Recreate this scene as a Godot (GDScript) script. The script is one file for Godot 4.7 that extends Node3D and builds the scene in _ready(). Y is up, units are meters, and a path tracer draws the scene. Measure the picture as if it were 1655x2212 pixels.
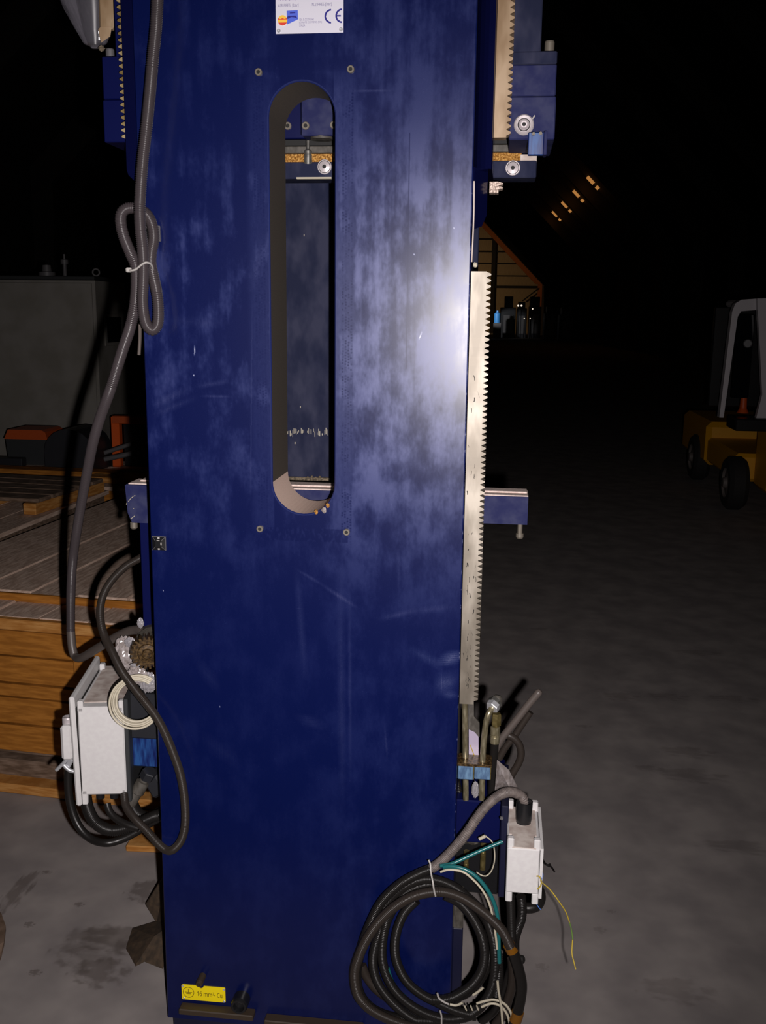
extends Node3D
# A blue press column in a dark hall, lit by the flash of the camera. Metres; y up; the column's painted front lies in the plane z = 0.

var M := {}
var used := {}
var base_of := {}
var rng := RandomNumberGenerator.new()


class Shape:
	var v := PackedVector3Array()
	var n := PackedVector3Array()
	var t := PackedVector2Array()
	var c := PackedColorArray()
	var i := PackedInt32Array()
	var tint := Color.WHITE

	func add(p: Vector3, nn: Vector3, uv := Vector2.ZERO) -> int:
		v.append(p)
		n.append(nn)
		t.append(uv)
		c.append(tint)
		return v.size() - 1

	func tri(a: int, b: int, d: int) -> void:  # counter-clockwise seen from outside
		i.append(a)
		i.append(d)
		i.append(b)

	func quad(a: Vector3, b: Vector3, d: Vector3, e: Vector3, ua := Vector2.ZERO, ub := Vector2.ZERO, ud := Vector2.ZERO, ue := Vector2.ZERO) -> void:
		var nn := (b - a).cross(d - a)
		if nn.length_squared() < 1e-20:
			nn = (d - a).cross(e - a)
		nn = nn.normalized()
		var k := add(a, nn, ua)
		add(b, nn, ub)
		add(d, nn, ud)
		add(e, nn, ue)
		tri(k, k + 1, k + 2)
		tri(k, k + 2, k + 3)

	func face(a: Vector3, b: Vector3, d: Vector3) -> void:
		var nn := (b - a).cross(d - a).normalized()
		var k := add(a, nn)
		add(b, nn)
		add(d, nn)
		tri(k, k + 1, k + 2)

	func fan(pts: Array, inside: Vector3) -> void:  # convex polygon that looks away from a point
		var mid := Vector3.ZERO
		for p in pts:
			mid += p
		mid /= pts.size()
		var nn: Vector3 = (pts[1] - pts[0]).cross(pts[2] - pts[0])
		var turn := nn.dot(mid - inside) < 0
		nn = (-nn if turn else nn).normalized()
		var k := v.size()
		for p in pts:
			add(p, nn)
		for j in range(1, pts.size() - 1):
			if turn:
				tri(k, k + j + 1, k + j)
			else:
				tri(k, k + j, k + j + 1)

	func box(mid: Vector3, size: Vector3, bev := 0.001, turn := Basis()) -> void:
		var h := size / 2
		var b := minf(bev, minf(h.x, minf(h.y, h.z)) * 0.6)
		var at := func(s: Vector3, axis: int) -> Vector3:
			var p := s * (h - Vector3(b, b, b))
			p[axis] = s[axis] * h[axis]
			return mid + turn * p
		for axis in 3:
			var a1 := (axis + 1) % 3
			var a2 := (axis + 2) % 3
			for s in [-1.0, 1.0]:
				var ring := []
				for q in [[-1.0, -1.0], [1.0, -1.0], [1.0, 1.0], [-1.0, 1.0]]:
					var sg := Vector3.ZERO
					sg[axis] = s
					sg[a1] = q[0]
					sg[a2] = q[1]
					ring.append(at.call(sg, axis))
				fan(ring, mid)
		if b <= 0.0:
			return
		for axis in 3:  # edges along this axis
			var a1 := (axis + 1) % 3
			var a2 := (axis + 2) % 3
			for s1 in [-1.0, 1.0]:
				for s2 in [-1.0, 1.0]:
					var lo := Vector3.ZERO
					lo[axis] = -1.0
					lo[a1] = s1
					lo[a2] = s2
					var hi := lo
					hi[axis] = 1.0
					fan([at.call(lo, a1), at.call(hi, a1), at.call(hi, a2), at.call(lo, a2)], mid)
		for x in [-1.0, 1.0]:
			for y in [-1.0, 1.0]:
				for z in [-1.0, 1.0]:
					var s := Vector3(x, y, z)
					fan([at.call(s, 0), at.call(s, 1), at.call(s, 2)], mid)

	func front(mid: Vector3, size: Vector2, depth: float, bev := 0.001) -> void:  # a box whose front lies in the given plane
		box(mid - Vector3(0, 0, depth / 2), Vector3(size.x, size.y, depth), bev)

	func lathe(at: Vector3, axis: Vector3, profile: Array, seg := 20, turned := 0.0) -> void:
		var w := axis.normalized()
		var u := w.cross(Vector3.UP if absf(w.y) < 0.9 else Vector3.RIGHT).normalized()
		var r := w.cross(u)
		for k in profile.size() - 1:
			var p: Vector2 = profile[k]
			var q: Vector2 = profile[k + 1]
			var d := q - p
			var flat := Vector2(d.y, -d.x).normalized()
			var k0 := v.size()
			for j in seg + 1:
				var a := TAU * j / seg + turned
				var o := u * cos(a) + r * sin(a)
				var nn := (o * flat.x + w * flat.y).normalized()
				add(at + o * p.x + w * p.y, nn, Vector2(float(j) / seg, p.y))
				add(at + o * q.x + w * q.y, nn, Vector2(float(j) / seg, q.y))
			for j in seg:
				var e := k0 + j * 2
				tri(e, e + 2, e + 3)
				tri(e, e + 3, e + 1)

	func hexagon(at: Vector3, axis: Vector3, r: float, h: float, turned := 0.0) -> void:
		var w := axis.normalized()
		var u := w.cross(Vector3.UP if absf(w.y) < 0.9 else Vector3.RIGHT).normalized()
		var e := w.cross(u)
		var lo := []
		var hi := []
		var top := []
		for j in 6:
			var a := TAU * j / 6 + turned
			var o := u * cos(a) + e * sin(a)
			lo.append(at + o * r)
			hi.append(at + o * r + w * h * 0.88)
			top.append(at + o * r * 0.9 + w * h)
		var mid := at + w * h / 2
		for j in 6:
			var k := (j + 1) % 6
			fan([lo[j], lo[k], hi[k], hi[j]], mid)
			fan([hi[j], hi[k], top[k], top[j]], mid)
		fan(top, mid)
		fan(lo, mid)

	func tube(pts: PackedVector3Array, r: float, sides := 10, rib := 0.0, flat := 1.0) -> void:  # ribbed when rib > 0: each ring of a corrugated hose is four points long
		var count := pts.size()
		var up := Vector3.UP
		var t0 := (pts[1] - pts[0]).normalized()
		if absf(t0.dot(up)) > 0.95:
			up = Vector3.BACK
		var u := up.cross(t0).normalized()
		var k0 := v.size()
		for k in count:
			var d := (pts[mini(k + 1, count - 1)] - pts[maxi(k - 1, 0)]).normalized()
			u = (u - d * u.dot(d)).normalized()
			var w := d.cross(u)
			var phase := TAU * k / 4.0
			var rr := r + rib * (0.5 * cos(phase) - 0.5)
			var lean := sin(phase) * 0.75 if rib > 0.0 else 0.0
			for j in sides + 1:
				var a := TAU * j / sides
				var o := u * cos(a) + w * sin(a) * flat
				add(pts[k] + o * rr, (u * cos(a) + w * sin(a) + d * lean).normalized(), Vector2(float(j) / sides, k * 0.1))
		for k in count - 1:
			for j in sides:
				var e := k0 + k * (sides + 1) + j
				tri(e, e + 1, e + sides + 2)
				tri(e, e + sides + 2, e + sides + 1)
		for end in 2:
			var k: int = count - 1 if end else 0
			var d: Vector3 = (pts[count - 1] - pts[count - 2]).normalized() if end else (pts[0] - pts[1]).normalized()
			var ring := []
			for j in sides:
				ring.append(v[k0 + k * (sides + 1) + j])
			fan(ring, pts[k] - d * r)

	func prism(outline: PackedVector2Array, place: Transform3D, depth: float) -> void:  # outline in the local xy plane; reaches back by depth
		var turn := Geometry2D.is_polygon_clockwise(outline)
		var o := outline.duplicate()
		if turn:
			o.reverse()
		var ids := Geometry2D.triangulate_polygon(o)
		for k in range(0, ids.size(), 3):
			var a := o[ids[k]]
			var b := o[ids[k + 1]]
			var d := o[ids[k + 2]]
			if (b - a).cross(d - a) < 0:
				var s := b
				b = d
				d = s
			face(place * Vector3(a.x, a.y, 0), place * Vector3(b.x, b.y, 0), place * Vector3(d.x, d.y, 0))
			face(place * Vector3(a.x, a.y, -depth), place * Vector3(d.x, d.y, -depth), place * Vector3(b.x, b.y, -depth))
		for k in o.size():
			var a := o[k]
			var b := o[(k + 1) % o.size()]
			quad(place * Vector3(a.x, a.y, -depth), place * Vector3(b.x, b.y, -depth), place * Vector3(b.x, b.y, 0), place * Vector3(a.x, a.y, 0))

	func rag(mid: Vector3, size: Vector3, rough: float, noise_seed: int, seg := 14, fold := Vector3.ONE) -> void:  # a crumpled lump with creases
		var f := FastNoiseLite.new()
		f.seed = noise_seed
		f.noise_type = FastNoiseLite.TYPE_CELLULAR
		f.cellular_return_type = FastNoiseLite.RETURN_DISTANCE2_SUB
		f.frequency = 0.9
		var g := []
		for a in seg + 1:
			var row := []
			for b in seg * 2:
				var th := PI * a / seg
				var ph := TAU * b / (seg * 2)
				var d := Vector3(sin(th) * cos(ph), cos(th), sin(th) * sin(ph))
				row.append(mid + d * size * (1.0 + rough * f.get_noise_3dv(d * 1.6 * fold)))
			g.append(row)
		for a in seg:
			for b in seg * 2:
				var e := (b + 1) % (seg * 2)
				face(g[a][b], g[a + 1][e], g[a + 1][b])
				face(g[a][b], g[a][e], g[a + 1][e])

	func sheet(pts: Array, faces: Array, thick: Vector3) -> void:  # folded sheet of some thickness
		for f in faces:
			var a: Vector3 = pts[f[0]]
			var b: Vector3 = pts[f[1]]
			var d: Vector3 = pts[f[2]]
			var mid := (a + b + d) / 3 + thick * 0.5
			fan([a, b, d], mid)
			fan([a + thick, b + thick, d + thick], mid)
			for e in [[a, b], [b, d], [d, a]]:
				fan([e[0], e[1], e[1] + thick, e[0] + thick], mid)

	func mesh() -> ArrayMesh:
		var arrays := []
		arrays.resize(Mesh.ARRAY_MAX)
		arrays[Mesh.ARRAY_VERTEX] = v
		arrays[Mesh.ARRAY_NORMAL] = n
		arrays[Mesh.ARRAY_TEX_UV] = t
		arrays[Mesh.ARRAY_COLOR] = c
		arrays[Mesh.ARRAY_INDEX] = i
		var m := ArrayMesh.new()
		m.add_surface_from_arrays(Mesh.PRIMITIVE_TRIANGLES, arrays)
		return m


func numbered(called: String) -> String:
	var k: int = used.get(called, 0)
	used[called] = k + 1
	return called if k == 0 else "%s_%03d" % [called, k]


func tag(o: Node, label: String, category: String, group := "") -> Node:
	o.set_meta("label", label)
	o.set_meta("category", category)
	if group:
		o.set_meta("group", group)
	return o


func thing(called: String, label: String, category: String, at := Vector3.ZERO, group := "") -> Node3D:  # parts of it are given in world coordinates
	var o := Node3D.new()
	o.name = numbered(called)
	o.position = at
	add_child(o)
	base_of[o] = at
	return tag(o, label, category, group)


func placed_thing(called: String, label: String, category: String, place: Transform3D, group := "") -> Node3D:  # parts of it are given in its own axes
	var o := Node3D.new()
	o.name = numbered(called)
	o.transform = place
	add_child(o)
	return tag(o, label, category, group)


func put(parent: Node, called: String, shape: Shape, m: Material, label := "") -> MeshInstance3D:
	var o := MeshInstance3D.new()
	o.name = called
	o.mesh = shape.mesh()
	o.material_override = null
	o.mesh.surface_set_material(0, m)
	o.cast_shadow = GeometryInstance3D.SHADOW_CASTING_SETTING_ON
	if base_of.has(parent):
		o.position = -base_of[parent]
	if label:
		o.set_meta("label", label)
	parent.add_child(o, true)
	return o


func solo(called: String, shape: Shape, m: Material, label: String, category: String, group := "") -> MeshInstance3D:
	var o := put(self, numbered(called), shape, m)
	tag(o, label, category, group)
	return o


func structure(called: String, shape: Shape, m: Material, place := Transform3D()) -> MeshInstance3D:
	var o := put(self, called, shape, m)
	o.transform = place
	o.set_meta("kind", "structure")
	return o


func curve(pts: Array, step: float) -> PackedVector3Array:  # a smooth line through the points, cut into even steps
	var cv := Curve3D.new()
	cv.bake_interval = step
	var last := pts.size() - 1
	for k in pts.size():
		var d: Vector3 = (pts[mini(k + 1, last)] - pts[maxi(k - 1, 0)]) / 6.0
		cv.add_point(pts[k], -d, d)
	return cv.get_baked_points()


func hose(pts: Array, r: float, rib := 0.0, pitch := 0.004, sides := 12) -> Shape:
	var s := Shape.new()
	s.tube(curve(pts, pitch / 4.0 if rib > 0.0 else 0.006), r, sides, rib)
	return s


func ring_of(at: Vector3, axis: Vector3, rx: float, ry: float, up: Vector3, r: float, from := 0.0, to := TAU) -> PackedVector3Array:
	var w := axis.normalized()
	var b := (up - w * up.dot(w)).normalized()
	var a := b.cross(w)
	var pts := PackedVector3Array()
	for k in 41:
		var q: float = lerpf(from, to, k / 40.0)
		pts.append(at + a * cos(q) * rx + b * sin(q) * ry)
	return pts


func screw(parent: Node, called: String, at: Vector3, axis: Vector3, r: float, h: float, m: Material, label := "") -> MeshInstance3D:  # socket head cap screw
	var s := Shape.new()
	s.lathe(at, axis, [Vector2(r, -0.002), Vector2(r, h * 0.8), Vector2(r * 0.88, h), Vector2(r * 0.52, h), Vector2(r * 0.46, h * 0.3), Vector2(0, h * 0.25)], 20)
	var o := put(parent, called, s, m, label)
	if r > 0.005 and not parent is MeshInstance3D:
		var e := Shape.new()
		e.hexagon(at + axis.normalized() * h * 0.42, axis, r * 0.5, h * 0.1)
		put(o, "hex_socket", e, M.hole)
	return o


func words(parent: Node, called: String, what: String, at: Vector3, size: Vector2, m: Material) -> void:  # raised print: lower left corner and size
	var tm := TextMesh.new()
	var f := SystemFont.new()
	f.font_names = PackedStringArray(["Droid Sans"])
	tm.font = f
	tm.text = what
	tm.font_size = 48
	tm.pixel_size = 0.001
	tm.depth = 0.0005
	tm.horizontal_alignment = HORIZONTAL_ALIGNMENT_LEFT
	tm.material = m
	var bb := tm.get_aabb()
	var o := MeshInstance3D.new()
	o.name = called
	o.mesh = tm
	var sc := Vector3(size.x / maxf(bb.size.x, 1e-4), size.y / maxf(bb.size.y, 1e-4), 1.0)
	o.scale = sc
	o.position = at - Vector3(bb.position.x * sc.x, bb.position.y * sc.y, 0)
	if base_of.has(parent):
		o.position -= base_of[parent]
	parent.add_child(o, true)


func plain(key: String, color: Color, rough: float, metal := 0.0, spec := 0.5) -> StandardMaterial3D:
	var m := StandardMaterial3D.new()
	m.resource_name = key
	m.albedo_color = color
	m.roughness = rough
	m.metallic = metal
	m.metallic_specular = spec
	M[key] = m
	return m


func grainy(key: String, lo: Color, hi: Color, freq: float, scale_: Vector3, rough: float, metal := 0.0, spec := 0.5, bump := 0.0, contrast := 0.25, in_world := true) -> StandardMaterial3D:  # two tones mixed by a tiling noise
	var m := plain(key, Color.WHITE, rough, metal, spec)
	var f := FastNoiseLite.new()
	f.seed = hash(key) % 1000
	f.noise_type = FastNoiseLite.TYPE_SIMPLEX_SMOOTH
	f.frequency = freq
	f.fractal_octaves = 4
	var tx := NoiseTexture2D.new()
	tx.width = 512
	tx.height = 512
	tx.seamless = true
	tx.noise = f
	var g := Gradient.new()
	g.offsets = PackedFloat32Array([contrast, 1.0 - contrast])
	g.colors = PackedColorArray([lo, hi])
	tx.color_ramp = g
	m.albedo_texture = tx
	m.uv1_triplanar = true
	m.uv1_world_triplanar = in_world
	m.uv1_scale = scale_
	if bump > 0.0:
		var nt := NoiseTexture2D.new()
		nt.width = 512
		nt.height = 512
		nt.seamless = true
		nt.noise = f
		nt.as_normal_map = true
		nt.bump_strength = bump
		m.normal_enabled = true
		m.normal_texture = nt
	return m


func bytes_of(noise_seed: int, freq: float, w: int, h: int, kind := FastNoiseLite.TYPE_SIMPLEX_SMOOTH, octaves := 4) -> PackedByteArray:
	var f := FastNoiseLite.new()
	f.seed = noise_seed
	f.noise_type = kind
	f.frequency = freq
	f.fractal_octaves = octaves
	return f.get_image(w, h, false, false, true).get_data()


func stretched(noise_seed: int, freq: float, w0: int, h0: int, w: int, h: int) -> PackedByteArray:
	var f := FastNoiseLite.new()
	f.seed = noise_seed
	f.frequency = freq
	f.fractal_octaves = 4
	var im := f.get_image(w0, h0, false, false, true)
	im.resize(w, h, Image.INTERPOLATE_CUBIC)
	return im.get_data()


func painted_front() -> StandardMaterial3D:  # worn blue enamel: dust that was never wiped off, streaks, smears, the ghost of a gasket round the slot
	var w := 640
	var h := 2048
	var big := bytes_of(3, 0.007, w, h, FastNoiseLite.TYPE_SIMPLEX_SMOOTH, 5)
	var mid := stretched(11, 0.02, 640, 1024, w, h)
	var streak := stretched(5, 0.035, 640, 110, w, h)
	var fine := stretched(8, 0.12, 640, 1024, w, h)
	var speck := bytes_of(21, 0.35, w, h, FastNoiseLite.TYPE_SIMPLEX_SMOOTH, 2)
	var out := PackedByteArray()
	out.resize(w * h * 3)
	var gloss := PackedByteArray()
	gloss.resize(w * h)
	for y in h:
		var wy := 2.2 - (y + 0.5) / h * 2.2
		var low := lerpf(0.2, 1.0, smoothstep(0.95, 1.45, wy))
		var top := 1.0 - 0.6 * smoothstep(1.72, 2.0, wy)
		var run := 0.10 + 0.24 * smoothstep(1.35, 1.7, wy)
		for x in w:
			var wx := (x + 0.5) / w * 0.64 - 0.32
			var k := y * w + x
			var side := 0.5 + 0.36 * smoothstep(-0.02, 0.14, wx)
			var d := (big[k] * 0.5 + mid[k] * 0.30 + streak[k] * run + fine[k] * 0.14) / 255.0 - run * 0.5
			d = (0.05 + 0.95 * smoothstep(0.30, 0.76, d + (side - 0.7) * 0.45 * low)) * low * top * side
			# film of dust beside the slot, dotted where a strip of punched rubber lay
			var span := smoothstep(1.13, 1.2, wy) * smoothstep(2.09, 1.99, wy)
			var rim := absf(Vector2(wx, wy - clampf(wy, 1.2705, 1.9595)).length() - 0.0642)
			if rim < 0.0026:
				d = maxf(d, 0.36 * smoothstep(0.0022, 0.001, rim))
			if span > 0.0:
				var away := absf(wx)
				if away > 0.060 and away < 0.112:
					d = maxf(d, (0.42 if wx > 0.0 else 0.22) * smoothstep(0.116, 0.09, away) * span * (0.6 + 0.4 * fine[k] / 255.0))
					var off := away - (0.087 if wx > 0.0 else 0.083)
					if absf(off) < 0.011:
						var col := int((off + 0.011) / 0.0055)
						var wyy := wy + (0.0028 if col % 2 else 0.0)
						var odd := fposmod(sin((col + 1) * 12.9898 + floorf(wyy / 0.0056) * 78.233 + signf(wx)) * 43758.5453, 1.0)
						var dx := fposmod(off + 0.011, 0.0055) - 0.00275 + (odd - 0.5) * 0.0016
						var dy := fposmod(wyy, 0.0056) - 0.0028 + (fposmod(odd * 7.0, 1.0) - 0.5) * 0.0016
						var blot := smoothstep(0.0026, 0.0010, sqrt(dx * dx + dy * dy)) * smoothstep(0.1, 0.5, odd) * smoothstep(70.0, 150.0, mid[k]) * span
						d *= 1.0 - (0.8 if wx > 0.0 else 0.5) * blot
						d *= 1.0 - 0.12 * span
			if absf(wx) < 0.1:
				d *= 1.0 - 0.5 * smoothstep(0.016, 0.008, absf(wy - 2.052)) * smoothstep(0.1, 0.085, absf(wx))
			if wy < 1.178 and wy > 1.152 and absf(wx) < 0.09:
				d = d * 0.35 + 0.10 * smoothstep(120.0, 200.0, fine[k])
			# wiped-off vertical line
			if absf(wx - 0.202) < 0.0011 and wy > 1.5 and wy < 1.93:
				d *= 0.3
			d += (speck[k] / 255.0 - 0.5) * 0.06
			if speck[k] > 226 and wy > 0.6:
				d += 0.12
			d = clampf(d, 0.0, 1.0)
			var kk := k * 3
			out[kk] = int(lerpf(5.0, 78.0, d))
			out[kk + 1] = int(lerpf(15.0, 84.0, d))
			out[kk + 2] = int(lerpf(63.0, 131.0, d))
			gloss[k] = int(lerpf(66.0, 92.0, d))
	var im := Image.create_from_data(w, h, false, Image.FORMAT_RGB8, out)
	var px := func(p: Vector3) -> Vector2:
		return Vector2((p.x + 0.32) / 0.64 * w, (2.2 - p.y) / 2.2 * h)
	var smear := func(a: Vector3, b: Vector3, width: float, strength: float, c: Color) -> void:
		var p: Vector2 = px.call(a)
		var q: Vector2 = px.call(b)
		var steps := int(p.distance_to(q)) + 1
		for s in steps:
			var o := p.lerp(q, float(s) / steps)
			var soft := sin(PI * (s + 0.5) / steps)
			for e in range(-int(width), int(width) + 1):
				var at := Vector2i(int(o.x), int(o.y) + e) if absf(q.x - p.x) > absf(q.y - p.y) else Vector2i(int(o.x) + e, int(o.y))
				if at.x >= 0 and at.y >= 0 and at.x < w and at.y < h:
					var share := strength * soft * (1.0 - absf(e) / (width + 1.0)) * rng.randf_range(0.5, 1.0)
					im.set_pixelv(at, im.get_pixelv(at).lerp(c, share))
	var pale := Color8(108, 104, 132)
	for l in [[Vector3(-0.3135, 1.4142, 0.0000), Vector3(-0.2188, 1.4565, 0.0000), 9.0, 0.4], [Vector3(-0.2188, 1.4565, 0.0000), Vector3(-0.1433, 1.4707, 0.0000), 4.0, 0.5], [Vector3(-0.3141, 1.3956, 0.0000), Vector3(-0.2099, 1.4384, 0.0000), 6.0, 0.4], [Vector3(-0.2099, 1.4384, 0.0000), Vector3(-0.1392, 1.4390, 0.0000), 2.0, 0.6],
			[Vector3(-0.0157, 1.0923, 0.0000), Vector3(0.0414, 1.0608, 0.0000), 3.0, 0.5], [Vector3(0.0319, 1.0653, 0.0000), Vector3(0.1128, 1.0154, -0.0000), 4.0, 0.6], [Vector3(0.1509, 0.9947, 0.0000), Vector3(0.2353, 1.0182, -0.0000), 5.0, 0.5], [Vector3(0.2119, 1.0132, 0.0000), Vector3(0.3187, 1.0299, 0.0000), 6.0, 0.4],
			[Vector3(-0.2997, 1.5871, 0.0000), Vector3(-0.1412, 1.5800, 0.0000), 8.0, 0.25], [Vector3(0.0895, 2.0042, 0.0000), Vector3(0.1708, 2.0039, 0.0000), 1.5, 0.7], [Vector3(-0.0985, 1.6594, 0.0000), Vector3(-0.1090, 1.2136, 0.0000), 1.0, 0.5], [Vector3(-0.0727, 1.7543, 0.0000), Vector3(-0.1035, 1.6332, 0.0000), 12.0, 0.3],
			[Vector3(-0.0157, 1.1069, 0.0000), Vector3(0.0023, 0.8454, 0.0000), 7.0, 0.4], [Vector3(0.0745, 1.1249, 0.0000), Vector3(0.0810, 0.5382, -0.0000), 7.0, 0.4], [Vector3(0.0935, 1.0969, -0.0000), Vector3(0.0975, 0.6243, 0.0000), 3.0, 0.4], [Vector3(0.1912, 1.1486, 0.0000), Vector3(0.1946, 1.0435, 0.0000), 3.0, 0.4],
			[Vector3(0.1676, 0.7739, 0.0000), Vector3(0.1764, 0.6820, -0.0000), 2.0, 0.4], [Vector3(-0.0029, 0.7839, 0.0000), Vector3(0.0314, 0.7449, 0.0000), 24.0, 0.25], [Vector3(-0.2342, 0.8832, -0.0000), Vector3(-0.1757, 0.8250, 0.0000), 18.0, 0.2], [Vector3(-0.2285, 0.7179, 0.0000), Vector3(-0.1387, 0.6606, 0.0000), 18.0, 0.2]]:
		smear.call(l[0], l[1], l[2] * 1.4, l[3] * 0.55, pale)
	for l in [[Vector3(0.2892, 0.9015, 0.0000), Vector3(0.3164, 0.9404, 0.0000), 26.0, 0.7], [Vector3(0.2665, 0.8605, -0.0000), Vector3(0.3200, 0.8735, 0.0000), 26.0, 0.6], [Vector3(0.2859, 0.8417, -0.0000), Vector3(0.3208, 0.8417, 0.0000), 10.0, 0.5], [Vector3(0.2131, 0.9370, -0.0000), Vector3(0.2892, 0.9015, 0.0000), 14.0, 0.3]]:
		smear.call(l[0], l[1], l[2], l[3], Color8(92, 96, 128))
	for l in [[Vector3(0.2256, 1.5539, 0.0000), Vector3(0.2315, 1.5714, 0.0000), 1.0], [Vector3(-0.2166, 1.5389, 0.0000), Vector3(-0.2172, 1.5164, 0.0000), 1.0], [Vector3(-0.2200, 1.4820, 0.0000), Vector3(-0.2193, 1.4766, 0.0000), 1.0], [Vector3(0.2123, 1.7143, 0.0000), Vector3(0.2158, 1.7117, 0.0000), 1.0], [Vector3(0.2868, 1.7614, 0.0000), Vector3(0.2886, 1.7597, 0.0000), 1.0], [Vector3(-0.1825, 0.7875, -0.0000), Vector3(-0.1805, 0.7856, 0.0000), 1.0], [Vector3(0.0035, 1.9251, 0.0000), Vector3(0.0052, 1.9235, 0.0000), 1.0], [Vector3(-0.2973, 1.0360, -0.0000), Vector3(-0.2954, 1.0341, 0.0000), 1.0]]:
		smear.call(l[0], l[1], l[2], 1.0, Color8(235, 235, 240))
	for b in 36:  # flakes along the edges
		var at := Vector3(0.3195, rng.randf_range(0.5, 1.9), 0)
		smear.call(at, at + Vector3(0, -rng.randf_range(0.002, 0.012), 0), 1.0, 0.7, Color8(150, 150, 170))
	var m := plain("worn_blue_enamel", Color.WHITE, 1.0, 0.0, 0.48)
	m.albedo_texture = ImageTexture.create_from_image(im)
	m.roughness_texture = ImageTexture.create_from_image(Image.create_from_data(w, h, false, Image.FORMAT_L8, gloss))
	m.roughness_texture_channel = BaseMaterial3D.TEXTURE_CHANNEL_RED
	return m


func make_materials() -> void:
	plain("blue", Color8(9, 15, 64), 0.32, 0.0, 0.4)
	plain("blue_gloss", Color8(8, 11, 46), 0.14, 0.0, 0.6)
	grainy("blue_dusty", Color8(30, 34, 76), Color8(50, 53, 86), 0.02, Vector3(2, 2, 2), 0.7, 0.0, 0.3)
	grainy("blue_slate", Color8(34, 38, 60), Color8(54, 56, 76), 0.015, Vector3(2, 1, 2), 0.8, 0.0, 0.2)
	grainy("blue_brushed", Color8(14, 26, 80), Color8(38, 78, 136), 0.02, Vector3(6, 1, 6), 0.4)
	plain("blue_dark", Color8(18, 20, 46), 0.45)
	grainy("rack_steel", Color8(130, 121, 107), Color8(178, 170, 157), 0.012, Vector3(3, 1, 3), 0.5, 0.2, 0.6)
	grainy("rack_tan", Color8(132, 106, 76), Color8(168, 144, 116), 0.012, Vector3(3, 1, 3), 0.5, 0.1)
	grainy("clamp_blue", Color8(66, 92, 124), Color8(98, 130, 160), 0.03, Vector3(6, 2, 6), 0.5)
	grainy("rack_rusty", Color8(120, 98, 52), Color8(168, 150, 110), 0.02, Vector3(2, 2, 2), 0.5, 0.2)
	grainy("rack_pitted", Color8(120, 100, 88), Color8(226, 206, 190), 0.12, Vector3(4, 4, 4), 0.6)
	grainy("steel", Color8(130, 128, 124), Color8(176, 174, 168), 0.02, Vector3(4, 4, 4), 0.3, 0.8)
	M.rack_steel.vertex_color_use_as_albedo = true
	plain("steel_bright", Color8(190, 182, 184), 0.45, 0.3)
	plain("screw_steel", Color8(110, 103, 93), 0.5, 0.2)
	plain("zinc", Color8(205, 206, 210), 0.35, 0.6)
	grainy("pipe_plated", Color8(134, 124, 94), Color8(198, 188, 158), 0.06, Vector3(4, 1, 4), 0.3, 0.75)
	grainy("brass", Color8(98, 86, 50), Color8(136, 122, 80), 0.03, Vector3(4, 4, 4), 0.4, 0.6)
	plain("hole", Color8(10, 10, 10), 0.7)
	plain("black_rubber", Color8(30, 29, 28), 0.45)
	plain("hose_black", Color8(28, 26, 25), 0.34, 0.0, 0.4)
	plain("hose_brown", Color8(46, 40, 36), 0.36, 0.0, 0.4)
	plain("conduit_grey", Color8(60, 54, 56), 0.3, 0.0, 0.45)
	plain("hose_grey", Color8(82, 74, 70), 0.4)
	grainy("conduit_dusty", Color8(84, 76, 74), Color8(116, 106, 101), 0.02, Vector3(6, 6, 6), 0.55)
	plain("plastic_black", Color8(26, 26, 28), 0.3)
	grainy("box_grey", Color8(206, 203, 203), Color8(211, 209, 208), 0.02, Vector3(6, 6, 6), 0.5)
	grainy("box_dusty", Color8(176, 160, 152), Color8(206, 195, 187), 0.012, Vector3(4, 4, 4), 0.75)
	plain("wire_white", Color8(184, 176, 156), 0.45)
	plain("wire_teal", Color8(28, 96, 98), 0.3)
	plain("wire_yellow", Color8(180, 156, 52), 0.4)
	plain("wire_green", Color8(96, 128, 60), 0.4)
	plain("wire_blue", Color8(84, 128, 210), 0.4)
	plain("nylon", Color8(172, 168, 164), 0.35)
	plain("tape_amber", Color8(116, 74, 18), 0.3)
	grainy("felt_rusty", Color8(128, 84, 34), Color8(206, 158, 88), 0.09, Vector3(4, 4, 4), 0.9, 0.0, 0.3, 6.0)
	grainy("crusted", Color8(70, 62, 50), Color8(126, 112, 92), 0.06, Vector3(4, 4, 4), 0.9)
	grainy("gear_grimy", Color8(46, 34, 22), Color8(112, 88, 54), 0.05, Vector3(5, 5, 5), 0.35, 0.4)
	grainy("wood_side", Color8(150, 94, 34), Color8(180, 118, 48), 0.02, Vector3(0.7, 5, 0.7), 0.75, 0.0, 0.3, 1.0)
	grainy("wood_top", Color8(188, 160, 142), Color8(220, 194, 176), 0.02, Vector3(5, 5, 0.8), 0.85, 0.0, 0.3, 1.0)
	grainy("wood_fresh", Color8(168, 110, 50), Color8(200, 146, 84), 0.02, Vector3(0.8, 6, 0.8), 0.7, 0.0, 0.3, 1.0)
	grainy("wood_dark", Color8(92, 72, 56), Color8(132, 110, 94), 0.02, Vector3(1, 5, 2), 0.85)
	grainy("cabinet_paint", Color8(128, 124, 116), Color8(140, 136, 130), 0.006, Vector3(1, 1, 1), 0.5)
	plain("cabinet_dark", Color8(44, 46, 48), 0.6)
	plain("dark_iron", Color8(34, 35, 40), 0.5)
	plain("iron_grey", Color8(92, 90, 92), 0.5)
	plain("orange_brown", Color8(176, 74, 24), 0.5)
	plain("orange", Color8(210, 84, 16), 0.5)
	plain("forklift_yellow", Color8(226, 160, 16), 0.45)
	plain("forklift_white", Color8(206, 200, 204), 0.45)
	plain("tyre", Color8(34, 32, 32), 0.8)
	plain("hub_grey", Color8(112, 104, 100), 0.6)
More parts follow.
